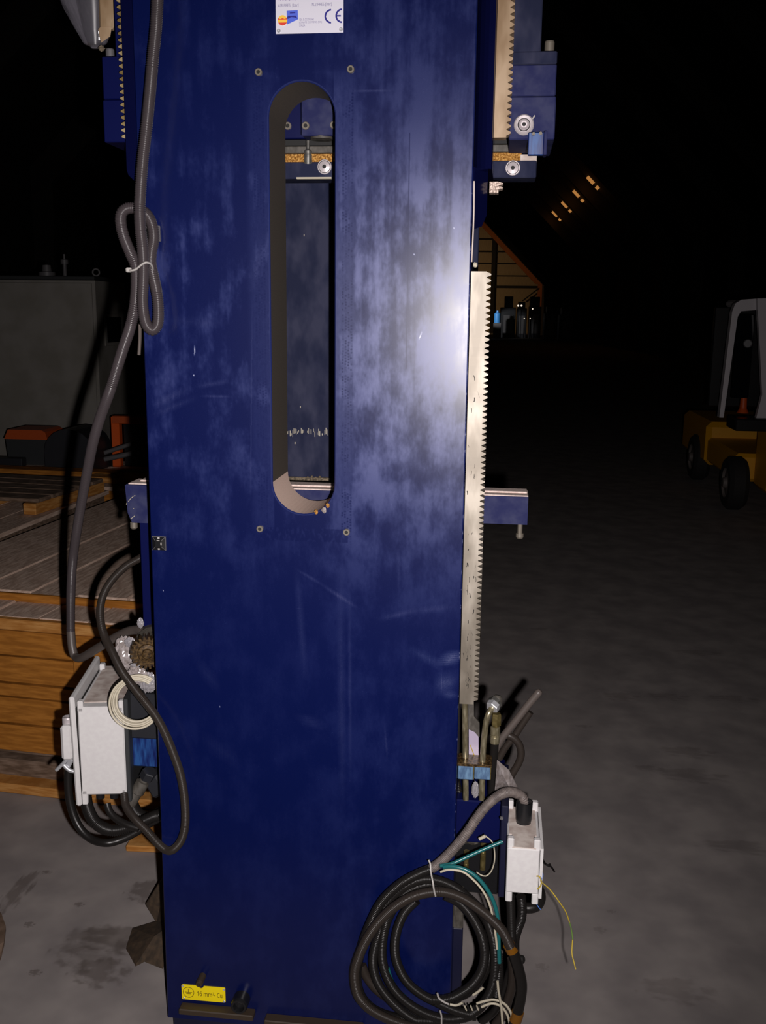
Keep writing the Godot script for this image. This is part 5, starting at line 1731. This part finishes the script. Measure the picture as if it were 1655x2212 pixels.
	s.fan([Vector3(0.3408, 0.7362, -0.0750), Vector3(0.3425, 0.6750, -0.0750), Vector3(0.3632, 0.6763, -0.0750), Vector3(0.3619, 0.7207, -0.0750), Vector3(0.3537, 0.7307, -0.0750)], Vector3(0.3501, 0.6560, -0.2000))
	s.fan([Vector3(0.3407, 0.7344, -0.0790), Vector3(0.3424, 0.6731, -0.0790), Vector3(0.3631, 0.6745, -0.0790), Vector3(0.3618, 0.7189, -0.0790), Vector3(0.3537, 0.7289, -0.0790)], Vector3(0.3572, 0.8341, 0.2000))
	var tag_ := thing("plastic_tag", "folded lilac plastic sheet between the two steel pipes", "plastic sheet", Vector3(0.3533, 0.6748, -0.0770))
	put(tag_, "sheet", s, M.film_lilac)
	s = Shape.new()
	s.tube(PackedVector3Array([Vector3(0.3447, 0.7008, -0.0745), Vector3(0.3543, 0.6770, -0.0745)]), 0.001, 5)
	put(tag_, "yellow_line", s, M.wire_yellow)
	s = Shape.new()
	s.sheet([Vector3(0.4026, 0.6822, -0.0500), Vector3(0.3999, 0.6174, -0.0400), Vector3(0.4166, 0.6100, -0.0700), Vector3(0.4317, 0.6239, -0.0400), Vector3(0.4479, 0.6143, -0.0700), Vector3(0.4285, 0.6609, -0.0500), Vector3(0.4120, 0.6651, -0.0300)], [[0, 1, 6], [1, 2, 6], [2, 3, 6], [3, 5, 6], [3, 4, 5], [0, 6, 5]], Vector3(0, 0, -0.002))
	solo("plastic_wrap", s, M.film_milky, "crumpled clear plastic wrap above the ribbed conduit", "plastic wrap")
	s = Shape.new()
	s.rag(Vector3(0.3584, 0.5965, -0.0800), Vector3(0.012, 0.028, 0.01), 0.45, 71, 14, Vector3(2, 0.6, 2))
	solo("plastic_wrap", s, M.film_silver, "shiny plastic scrap between the pipes below the clamp", "plastic wrap")
	# capped hoses that stick out to the right
	t = thing("capped_hose", "grey capped hose end pointing up to the right", "hose", Vector3(0.4360, 0.7398, -0.1200))
	put(t, "tube", hose([Vector3(0.3910, 0.6509, -0.1200), Vector3(0.4077, 0.6931, -0.1200), Vector3(0.4247, 0.7199, -0.1200), Vector3(0.4455, 0.7510, -0.1200), Vector3(0.4660, 0.7820, -0.1200), Vector3(0.4810, 0.8029, -0.1200), Vector3(0.4866, 0.8105, -0.1200)], 0.0083), M.hose_grey)
	var cap := Shape.new()
	cap.lathe(Vector3(0.4856, 0.8094, -0.1200), Vector3(0.4921, 0.8182, -0.1200) - Vector3(0.4856, 0.8094, -0.1200), [Vector2(0.0084, 0), Vector2(0.0078, 0.004), Vector2(0.005, 0.0075), Vector2(0, 0.0085)], 14)
	put(t, "cap", cap, M.hose_grey)
	solo("rubber_hose", hose([Vector3(0.4072, 0.6427, -0.1400), Vector3(0.4204, 0.6709, -0.1400), Vector3(0.4377, 0.6969, -0.1400), Vector3(0.4565, 0.7305, -0.1400), Vector3(0.4715, 0.7571, -0.1400)], 0.0078), M.hose_brown, "dark hose just under the grey capped hose end", "hose")
	solo("rubber_hose", hose([Vector3(0.4038, 0.6862, -0.1300), Vector3(0.4193, 0.7034, -0.1300), Vector3(0.4365, 0.6991, -0.1300), Vector3(0.4501, 0.6838, -0.1300), Vector3(0.4549, 0.6614, -0.1300), Vector3(0.4497, 0.6393, -0.1300), Vector3(0.4394, 0.6190, -0.1300), Vector3(0.4292, 0.5942, -0.1300)], 0.0083), M.hose_brown, "short dark hose arching right above the conduit", "hose")
	s = Shape.new()
	s.sheet([Vector3(0.3378, 0.7885, -0.0900), Vector3(0.3495, 0.7934, -0.0900), Vector3(0.3505, 0.7599, -0.0900), Vector3(0.3627, 0.7459, -0.0900), Vector3(0.3637, 0.7142, -0.0900), Vector3(0.3399, 0.7127, -0.0900)], [[0, 1, 2], [0, 2, 5], [2, 3, 4], [2, 4, 5]], Vector3(0, 0, -0.006))
	solo("bracket_plate", s, M.bare_iron, "dark curved bracket plate between pipe and fitting", "bracket")
	solo("corrugated_hose", hose([Vector3(0.3176, 0.5956, -0.1200), Vector3(0.3224, 0.5695, -0.1200), Vector3(0.3272, 0.5422, -0.1200)], 0.007, 0.001), M.hose_black, "thin dark corrugated hose hugging the column's right edge under the clamp", "hose")


func C_at(x: float, y: float) -> Vector3:  # on the face of the valve block
	return Vector3(0.3797, 0.4714, -0.1000) if x > 1020 else Vector3(0.3430, 0.4395, -0.1000)


func build_right_box() -> void:
	var t := thing("junction_box", "narrow light grey junction box on the column's lower right", "junction box", Vector3(0.461, 0.47, 0.014))
	var s := Shape.new()
	s.box(Vector3(0.460, 0.5185, 0.014), Vector3(0.064, 0.097, 0.172), 0.002)
	put(t, "body", s, M.box_grey)
	s = Shape.new()
	s.box(Vector3(0.459, 0.5675, -0.012), Vector3(0.056, 0.0014, 0.118), 0.0005)
	put(t, "dust_film", s, M.box_dusty, "brown dust on the top of the box")
	s = Shape.new()
	s.box(Vector3(0.461, 0.5678, 0.072), Vector3(0.047, 0.0022, 0.052), 0.0006)
	put(t, "lip", s, M.box_dusty)
	s = Shape.new()
	s.prism(PackedVector2Array([Vector2(-0.086, 0.462), Vector2(0.086, 0.462), Vector2(0.086, 0.570), Vector2(-0.086, 0.570)]), Transform3D(Basis(Vector3.FORWARD, Vector3.UP, Vector3.RIGHT), Vector3(0.499, 0, 0.014)), 0.006)
	put(t, "lid", s, M.box_grey)
	for p in [[0.4345, 0.459], [0.4865, 0.457], [0.4345, 0.574], [0.4865, 0.574]]:
		for z in [0.09, -0.066]:
			s = Shape.new()
			s.box(Vector3(p[0], p[1], z), Vector3(0.013, 0.024, 0.014), 0.002)
			put(t, "lug", s, M.box_grey)
	var g := Vector3(0.4613, 0.5670, -0.0062)
	s = Shape.new()
	s.lathe(g, Vector3(0.02, 1, 0.0), [Vector2(0.0155, -0.002), Vector2(0.0155, 0.004), Vector2(0.0165, 0.008), Vector2(0.0168, 0.048), Vector2(0.0145, 0.048), Vector2(0.0142, 0.03), Vector2(0, 0.03)], 26)
	put(t, "cable_gland", s, M.plastic_black, "black rubber sleeve on top of the box")
	var pts: Array = [Vector3(0.4615, 0.5743, -0.0300), Vector3(0.4636, 0.5930, -0.0267), Vector3(0.4610, 0.6103, -0.0233), Vector3(0.4509, 0.6217, -0.0200), Vector3(0.4360, 0.6339, -0.0050), Vector3(0.4187, 0.6382, 0.0100), Vector3(0.4020, 0.6318, 0.0200), Vector3(0.3819, 0.6149, 0.0300), Vector3(0.3639, 0.5909, 0.0375), Vector3(0.3461, 0.5632, 0.0450), Vector3(0.3279, 0.5373, 0.0475), Vector3(0.3087, 0.5133, 0.0500), Vector3(0.2920, 0.4942, 0.0500), Vector3(0.2751, 0.4792, 0.0500)]
	solo("cable_conduit", hose(pts, 0.0108, 0.0019, 0.0044, 14), M.conduit_dusty, "dusty ribbed conduit arching from the right box down to the coil", "conduit")
	# hoses that leave the box below
	solo("corrugated_hose", hose([Vector3(0.4388, 0.4374, 0.0600), Vector3(0.4410, 0.4033, 0.0540), Vector3(0.4435, 0.3625, 0.0480), Vector3(0.4471, 0.3159, 0.0420), Vector3(0.4513, 0.2797, 0.0360), Vector3(0.4546, 0.2430, 0.0300)], 0.0095, 0.0012), M.hose_black, "straight black corrugated hose hanging under the right box, left one", "hose")
	solo("corrugated_hose", hose([Vector3(0.4606, 0.4204, 0.0300), Vector3(0.4644, 0.3952, 0.0300), Vector3(0.4635, 0.3685, 0.0300), Vector3(0.4567, 0.3431, 0.0300), Vector3(0.4519, 0.3190, 0.0300), Vector3(0.4530, 0.2865, 0.0300)], 0.0105, 0.0012), M.hose_black, "black corrugated hose curving under the right box, right one", "hose")
	solo("rubber_hose", hose([Vector3(0.4872, 0.4012, -0.0500), Vector3(0.5015, 0.3892, -0.0500), Vector3(0.5063, 0.3676, -0.0500), Vector3(0.4991, 0.3504, -0.0500), Vector3(0.4816, 0.3433, -0.0500), Vector3(0.4636, 0.3461, -0.0500)], 0.0115), M.hose_black, "thick black hose stub bulging out at the right box's lower right", "hose")
	# loose wires at the box
	t = thing("loose_wire", "yellow-green earth wire dangling right of the box", "wire", Vector3(0.5038, 0.4894, 0.0900))
	put(t, "core", hose([Vector3(0.4880, 0.5104, 0.1000), Vector3(0.4932, 0.5128, 0.1050), Vector3(0.4974, 0.5011, 0.1033), Vector3(0.4961, 0.4908, 0.1017), Vector3(0.4910, 0.4823, 0.1000)], 0.0014), M.wire_yellow)
	put(t, "core", hose([Vector3(0.4957, 0.5009, 0.1000), Vector3(0.5004, 0.5054, 0.1167), Vector3(0.5132, 0.5033, 0.1333), Vector3(0.5286, 0.4917, 0.1500), Vector3(0.5415, 0.4852, 0.1750), Vector3(0.5476, 0.4787, 0.2000)], 0.0012), M.wire_yellow)
	put(t, "core", hose([Vector3(0.5476, 0.4787, 0.2000), Vector3(0.5504, 0.4734, 0.2150), Vector3(0.5519, 0.4645, 0.2300)], 0.0012), M.wire_green)
	put(t, "core", hose([Vector3(0.5519, 0.4645, 0.2300), Vector3(0.5510, 0.4505, 0.2350), Vector3(0.5512, 0.4406, 0.2400), Vector3(0.5548, 0.4291, 0.2450), Vector3(0.5583, 0.4176, 0.2500)], 0.0012), M.wire_yellow)
	t = thing("blue_wire", "thin blue wire curled at the right side of the box", "wire", Vector3(0.4976, 0.5082, 0.0900))
	for k in 4:
		put(t, "turn", hose([Vector3(0.4887, 0.5096, 0.0800) + Vector3(0, 0, 0.003 * k), Vector3(0.4954, 0.5161, 0.0900) + Vector3(0, -0.002 * k, 0.003 * k), Vector3(0.5004, 0.5074, 0.0900) + Vector3(-0.001 * k, -0.002 * k, 0.003 * k), Vector3(0.4969, 0.4847, 0.0850) + Vector3(-0.001 * k, 0, 0.003 * k)], 0.0013), M.wire_blue)
	put(t, "tail", hose([Vector3(0.4871, 0.4501, 0.0900), Vector3(0.4921, 0.4403, 0.0900), Vector3(0.4989, 0.4316, 0.0900)], 0.0008), M.wire_blue)
	s = Shape.new()
	s.tube(curve([Vector3(0.5516, 0.0040, -0.8523), Vector3(0.5639, 0.0030, -0.8142), Vector3(0.5771, 0.0030, -0.8059), Vector3(0.5867, 0.0030, -0.7795)], 0.01), 0.003, 6)
	s.tube(curve([Vector3(0.5535, 0.0030, -0.8282), Vector3(0.5664, 0.0040, -0.8103), Vector3(0.5763, 0.0030, -0.8185)], 0.01), 0.0024, 6)
	solo("twig", s, M.ink_black, "dark dry twig on the floor right of the grey box", "twig")


func build_hose_coil() -> void:
	var kind := "hoses coiled at the column's right foot"
	solo("corrugated_hose", hose([Vector3(0.2751, 0.4792, 0.0500), Vector3(0.2445, 0.4620, 0.0483), Vector3(0.2081, 0.4346, 0.0467), Vector3(0.1723, 0.3919, 0.0450), Vector3(0.1484, 0.3397, 0.0460), Vector3(0.1311, 0.2842, 0.0470), Vector3(0.1207, 0.2254, 0.0480), Vector3(0.1261, 0.1777, 0.0490), Vector3(0.1465, 0.1469, 0.0500), Vector3(0.1812, 0.1311, 0.0540), Vector3(0.2314, 0.1272, 0.0580), Vector3(0.2860, 0.1327, 0.0620), Vector3(0.3397, 0.1482, 0.0660), Vector3(0.3797, 0.1775, 0.0700), Vector3(0.4018, 0.2150, 0.0733), Vector3(0.4118, 0.2617, 0.0767), Vector3(0.4119, 0.3175, 0.0800), Vector3(0.4018, 0.3628, 0.0733), Vector3(0.3846, 0.3970, 0.0667), Vector3(0.3552, 0.4238, 0.0600), Vector3(0.3220, 0.4444, 0.0538), Vector3(0.2831, 0.4531, 0.0475), Vector3(0.2462, 0.4440, 0.0412), Vector3(0.2071, 0.4145, 0.0350), Vector3(0.1762, 0.3751, 0.0350), Vector3(0.1530, 0.3252, 0.0350)], 0.0104, 0.0013), M.hose_black, "outermost black corrugated hose of the coil, continuing the dusty conduit", "hose", kind)
	solo("corrugated_hose", hose([Vector3(0.4418, 0.3490, 0.1000), Vector3(0.4249, 0.3808, 0.0970), Vector3(0.3998, 0.4057, 0.0940), Vector3(0.3712, 0.4261, 0.0910), Vector3(0.3407, 0.4423, 0.0880), Vector3(0.3065, 0.4499, 0.0850), Vector3(0.2743, 0.4450, 0.0817), Vector3(0.2382, 0.4294, 0.0783), Vector3(0.2019, 0.4009, 0.0750), Vector3(0.1693, 0.3631, 0.0737), Vector3(0.1443, 0.3192, 0.0725), Vector3(0.1278, 0.2756, 0.0713), Vector3(0.1189, 0.2334, 0.0700), Vector3(0.1251, 0.1888, 0.0700), Vector3(0.1432, 0.1618, 0.0700), Vector3(0.1681, 0.1444, 0.0700), Vector3(0.2029, 0.1302, 0.0700), Vector3(0.2525, 0.1176, 0.0700)], 0.0106, 0.0013), M.hose_brown, "black hose crossing the coil's top from the amber tape to the far left", "hose", kind)
	solo("corrugated_hose", hose([Vector3(0.4169, 0.2216, 0.0800), Vector3(0.4209, 0.2721, 0.0750), Vector3(0.4113, 0.3318, 0.0700), Vector3(0.3927, 0.3797, 0.0650), Vector3(0.3611, 0.4159, 0.0600), Vector3(0.3270, 0.4346, 0.0525), Vector3(0.2880, 0.4414, 0.0450), Vector3(0.2490, 0.4292, 0.0375), Vector3(0.2146, 0.4002, 0.0300), Vector3(0.1844, 0.3466, 0.0350), Vector3(0.1738, 0.2889, 0.0400), Vector3(0.1769, 0.2431, 0.0450), Vector3(0.1959, 0.1988, 0.0500), Vector3(0.2287, 0.1683, 0.0567), Vector3(0.2710, 0.1500, 0.0633), Vector3(0.3156, 0.1465, 0.0700), Vector3(0.3590, 0.1577, 0.0700), Vector3(0.3891, 0.1872, 0.0700)], 0.0104, 0.0013), M.hose_black, "middle black corrugated hose turn of the coil", "hose", kind)
	solo("corrugated_hose", hose([Vector3(0.2434, 0.3856, 0.0200), Vector3(0.2185, 0.3560, 0.0230), Vector3(0.2036, 0.3151, 0.0260), Vector3(0.1995, 0.2727, 0.0290), Vector3(0.2073, 0.2357, 0.0320), Vector3(0.2281, 0.1999, 0.0350), Vector3(0.2592, 0.1827, 0.0467), Vector3(0.2946, 0.1752, 0.0583), Vector3(0.3345, 0.1684, 0.0700), Vector3(0.3783, 0.1598, 0.0700)], 0.0104, 0.0013), M.hose_black, "innermost left black hose of the coil against the column face", "hose", kind)
	solo("corrugated_hose", hose([Vector3(0.3056, 0.4269, 0.0600), Vector3(0.3375, 0.4138, 0.0633), Vector3(0.3641, 0.3846, 0.0667), Vector3(0.3823, 0.3482, 0.0700), Vector3(0.3903, 0.3046, 0.0675), Vector3(0.3848, 0.2635, 0.0650), Vector3(0.3665, 0.2273, 0.0625), Vector3(0.3381, 0.1985, 0.0600), Vector3(0.3112, 0.1848, 0.0600), Vector3(0.2848, 0.1821, 0.0600)], 0.0104, 0.0013), M.hose_black, "inner right black hose turn of the coil, over the floor gap", "hose", kind)
	solo("rubber_hose", hose([Vector3(0.1291, 0.2278, 0.0300), Vector3(0.1398, 0.2033, 0.0333), Vector3(0.1605, 0.1787, 0.0367), Vector3(0.1892, 0.1594, 0.0400), Vector3(0.2175, 0.1376, 0.0400), Vector3(0.2498, 0.1207, 0.0400), Vector3(0.2998, 0.1102, 0.0400)], 0.0098), M.hose_brown, "smooth brown-black hose at the coil's lower left", "hose", kind)
	solo("corrugated_hose", hose([Vector3(0.1760, 0.3371, 0.0300), Vector3(0.1596, 0.2858, 0.0375), Vector3(0.1550, 0.2465, 0.0450), Vector3(0.1653, 0.2087, 0.0525), Vector3(0.1893, 0.1779, 0.0600), Vector3(0.2214, 0.1467, 0.0600), Vector3(0.2564, 0.1269, 0.0600), Vector3(0.3106, 0.1226, 0.0600)], 0.0104, 0.0013), M.hose_black, "second left black corrugated turn of the coil", "hose", kind)
	solo("corrugated_hose", hose([Vector3(0.3284, 0.1790, 0.0500), Vector3(0.3571, 0.1936, 0.0450), Vector3(0.3806, 0.2188, 0.0400), Vector3(0.3961, 0.2518, 0.0350), Vector3(0.4025, 0.2926, 0.0300), Vector3(0.3973, 0.3355, 0.0300)], 0.009, 0.0012), M.hose_black, "thin black corrugated hose behind the coil's right side", "hose", kind)
	# hoses from the amber tape down to the floor
	solo("rubber_hose", hose([Vector3(0.4428, 0.3485, 0.0900), Vector3(0.4512, 0.3219, 0.0900), Vector3(0.4608, 0.2911, 0.0900), Vector3(0.4677, 0.2556, 0.0900), Vector3(0.4654, 0.2168, 0.0900), Vector3(0.4592, 0.1795, 0.0900), Vector3(0.4536, 0.1506, 0.0900)], 0.0115), M.hose_black, "thick smooth black cable below the amber tape, rightmost", "hose", kind)
	solo("rubber_hose", hose([Vector3(0.4470, 0.2891, 0.0500), Vector3(0.4501, 0.2570, 0.0500), Vector3(0.4493, 0.2242, 0.0500), Vector3(0.4428, 0.1907, 0.0500), Vector3(0.4343, 0.1567, 0.0500), Vector3(0.4178, 0.1272, 0.0500)], 0.0098), M.hose_brown, "black cable just left of the rightmost one", "hose", kind)
	solo("rubber_hose", hose([Vector3(0.4530, 0.2865, 0.0300), Vector3(0.4415, 0.2307, 0.0300), Vector3(0.4313, 0.1855, 0.0300), Vector3(0.4151, 0.1448, 0.0300), Vector3(0.3884, 0.1162, 0.0300)], 0.008), M.hose_black, "thin black cable behind the right cables of the coil", "hose", kind)
	for q in [[Vector3(0.4371, 0.3504, 0.0920), Vector3(0.4461, 0.3334, 0.0920), "amber adhesive tape where the cables leave the coil", 0.0125], [Vector3(0.4624, 0.1950, 0.0900), Vector3(0.4576, 0.1728, 0.0900), "amber tape low on the rightmost cable", 0.0128]]:
		var s := Shape.new()
		s.tube(curve([q[0], (q[0] + q[1]) / 2 + Vector3(0.0008, 0, 0), q[1]], 0.004), q[3], 14)
		solo("adhesive_tape", s, M.tape_amber, q[2], "tape")
	var e := Shape.new()
	e.lathe(Vector3(0.4582, 0.2951, 0.0600), Vector3(0.8, 0.2, 0.4), [Vector2(0, 0), Vector2(0.009, 0), Vector2(0.009, 0.012), Vector2(0.006, 0.015), Vector2(0, 0.015)], 14)
	solo("rubber_plug", e, M.black_rubber, "small dark rubber plug beside the amber tape", "plug")
	# thin lines along the coil
	solo("air_tube", hose([Vector3(0.3008, 0.4973, 0.0700), Vector3(0.3188, 0.5021, 0.0738), Vector3(0.3462, 0.4993, 0.0775), Vector3(0.3715, 0.4852, 0.0812), Vector3(0.3923, 0.4614, 0.0850), Vector3(0.4053, 0.4367, 0.0867), Vector3(0.4137, 0.4074, 0.0883), Vector3(0.4166, 0.3754, 0.0900), Vector3(0.4187, 0.3399, 0.0900), Vector3(0.4209, 0.3042, 0.0900)], 0.0042), M.wire_teal, "teal air tube curving along the coil's upper right", "tube")
	solo("air_tube", hose([Vector3(0.2932, 0.4988, 0.0700), Vector3(0.3177, 0.5001, 0.0600), Vector3(0.3486, 0.5124, 0.0500), Vector3(0.3810, 0.5258, 0.0400), Vector3(0.4192, 0.5409, 0.0300)], 0.0040), M.wire_teal, "straight teal air tube running up to the right box", "tube")
	solo("air_tube", hose([Vector3(0.1869, 0.2364, 0.0450), Vector3(0.1931, 0.2149, 0.0450), Vector3(0.2023, 0.1958, 0.0450), Vector3(0.2155, 0.1793, 0.0450), Vector3(0.2255, 0.1714, 0.0450)], 0.0042), M.wire_teal, "sliver of teal tube among the lower left hoses", "tube")
	solo("white_cable", hose([Vector3(0.2959, 0.4915, 0.0800), Vector3(0.3127, 0.4998, 0.0830), Vector3(0.3415, 0.4989, 0.0860), Vector3(0.3667, 0.4812, 0.0890), Vector3(0.3851, 0.4600, 0.0920), Vector3(0.3981, 0.4318, 0.0930), Vector3(0.4066, 0.3969, 0.0940), Vector3(0.4113, 0.3678, 0.0950), Vector3(0.4151, 0.3388, 0.0950)], 0.0024), M.wire_white, "cream cable beside the curved teal tube", "cable")
	var t := thing("loose_wire", "cream wire looping left of the right box", "wire", Vector3(0.3859, 0.4981, 0.0000))
	put(t, "sleeve", hose([Vector3(0.3712, 0.5311, 0.0100), Vector3(0.3838, 0.5395, 0.0100)], 0.0036), M.wire_white)
	put(t, "core", hose([Vector3(0.3838, 0.5395, 0.0100), Vector3(0.3980, 0.5269, 0.0100), Vector3(0.4036, 0.5063, 0.0100), Vector3(0.4039, 0.4809, 0.0100), Vector3(0.3979, 0.4592, 0.0100), Vector3(0.3871, 0.4479, 0.0100), Vector3(0.3756, 0.4502, 0.0100), Vector3(0.3676, 0.4559, 0.0100)], 0.0014), M.wire_white)
	for q in [[[Vector3(0.4184, 0.2687, 0.1000), Vector3(0.4209, 0.2477, 0.1000), Vector3(0.4278, 0.2109, 0.1000), Vector3(0.4321, 0.1682, 0.1000)], "straight cream cable falling from the coil"], [[Vector3(0.3775, 0.2056, 0.0900), Vector3(0.4076, 0.2174, 0.0900), Vector3(0.4306, 0.2132, 0.0900), Vector3(0.4463, 0.1954, 0.0900), Vector3(0.4550, 0.1660, 0.0900)], "cream cable arching over the lower right hoses, outer"], [[Vector3(0.3873, 0.1941, 0.0850), Vector3(0.4080, 0.2050, 0.0850), Vector3(0.4272, 0.2004, 0.0850), Vector3(0.4411, 0.1824, 0.0850), Vector3(0.4477, 0.1569, 0.0850)], "cream cable arching over the lower right hoses, inner"], [[Vector3(0.3693, 0.2167, 0.0800), Vector3(0.3805, 0.2265, 0.0800), Vector3(0.3898, 0.2361, 0.0800)], "short cream cable end inside the coil"], [[Vector3(0.3219, 0.1901, 0.0800), Vector3(0.3354, 0.1893, 0.0800), Vector3(0.3487, 0.1972, 0.0800)], "cream cable end at the coil's lower tie"]]:
		solo("white_cable", hose(q[0], 0.0026), M.wire_white, q[1], "cable", "cream cables of the coil")
	t = thing("terminal_strip", "strip of black and white wire ends in the lower right of the coil", "terminal strip", Vector3(0.3683, 0.1938, 0.0900))
	for k in 6:
		var s := Shape.new()
		var p := Vector3(0.3549, 0.1909, 0.0880) + Vector3(0.0062 * k, 0.0008 * k, 0)
		s.box(p, Vector3(0.0028, 0.012, 0.004), 0.0006, Basis(Vector3.BACK, 0.4))
		put(t, "wire_end", s, M.wire_white if k % 2 == 0 else M.plastic_black)
	for q in [[[Vector3(0.2705, 0.5133, 0.0750), Vector3(0.2747, 0.5051, 0.0780), Vector3(0.2764, 0.4929, 0.0850), Vector3(0.2814, 0.4795, 0.0980), Vector3(0.2847, 0.4615, 0.1000), Vector3(0.2875, 0.4462, 0.0950)], "clear nylon tie round the top of the hose coil", 0.0019], [[Vector3(0.2953, 0.2136, 0.0800), Vector3(0.2984, 0.2030, 0.0800), Vector3(0.3082, 0.1953, 0.0800), Vector3(0.3199, 0.1899, 0.0800)], "clear nylon tie at the bottom inside of the coil", 0.0022], [[Vector3(0.3024, 0.1805, 0.0900), Vector3(0.3056, 0.1677, 0.0900), Vector3(0.3061, 0.1458, 0.0900)], "clear nylon tie end hanging below the coil", 0.0019]]:
		var s := Shape.new()
		s.tube(curve(q[0], 0.004), q[2], 8)
		solo("cable_tie", s, M.nylon, q[1], "cable tie")


func build_floor_litter() -> void:
	var s := Shape.new()
	s.box(Vector3.ZERO, Vector3(0.42, 0.02, 0.13), 0.003)
	var o := solo("wood_offcut", s, M.wood_fresh, "fresh wooden board end on the floor under the left hoses", "board")
	o.transform = Transform3D(Basis(Vector3.UP, deg_to_rad(3)), Vector3(-0.49, 0.011, -0.79))
	s = Shape.new()
	s.sheet([Vector3(-0.4457, 0.1600, -0.3799), Vector3(-0.5051, 0.0600, -0.3699), Vector3(-0.4719, 0.0200, -0.3546), Vector3(-0.5286, 0.0120, -0.3262), Vector3(-0.5200, 0.0040, -0.2607), Vector3(-0.4703, 0.0040, -0.1970), Vector3(-0.4508, 0.0120, -0.2065), Vector3(-0.3996, 0.0040, -0.1958), Vector3(-0.4011, 0.0700, -0.2767), Vector3(-0.3821, 0.2000, -0.2787), Vector3(-0.4399, 0.0500, -0.2467)], [[0, 1, 2], [0, 2, 8], [0, 8, 9], [2, 3, 10], [3, 4, 10], [4, 5, 10], [5, 6, 10], [6, 7, 10], [7, 8, 10], [8, 2, 10]], Vector3(0, 0.004, -0.004))
	solo("torn_cardboard", s, M.cardboard_wet, "torn soaked brown cardboard leaning at the column's left foot", "cardboard")
	s = Shape.new()
	s.sheet([Vector3(-0.9393, 0.0200, -0.3404), Vector3(-0.8900, 0.0300, -0.3275), Vector3(-0.8422, 0.0400, -0.2613), Vector3(-0.8215, 0.0300, -0.2104), Vector3(-0.8163, 0.0040, -0.1735), Vector3(-0.8737, 0.0040, -0.1935)], [[0, 1, 2], [0, 2, 3], [0, 3, 5], [3, 4, 5]], Vector3(0, -0.012, 0))
	solo("wood_splinter", s, M.wood_dark, "broken brown wood splinter at the picture's lower left edge", "wood piece")
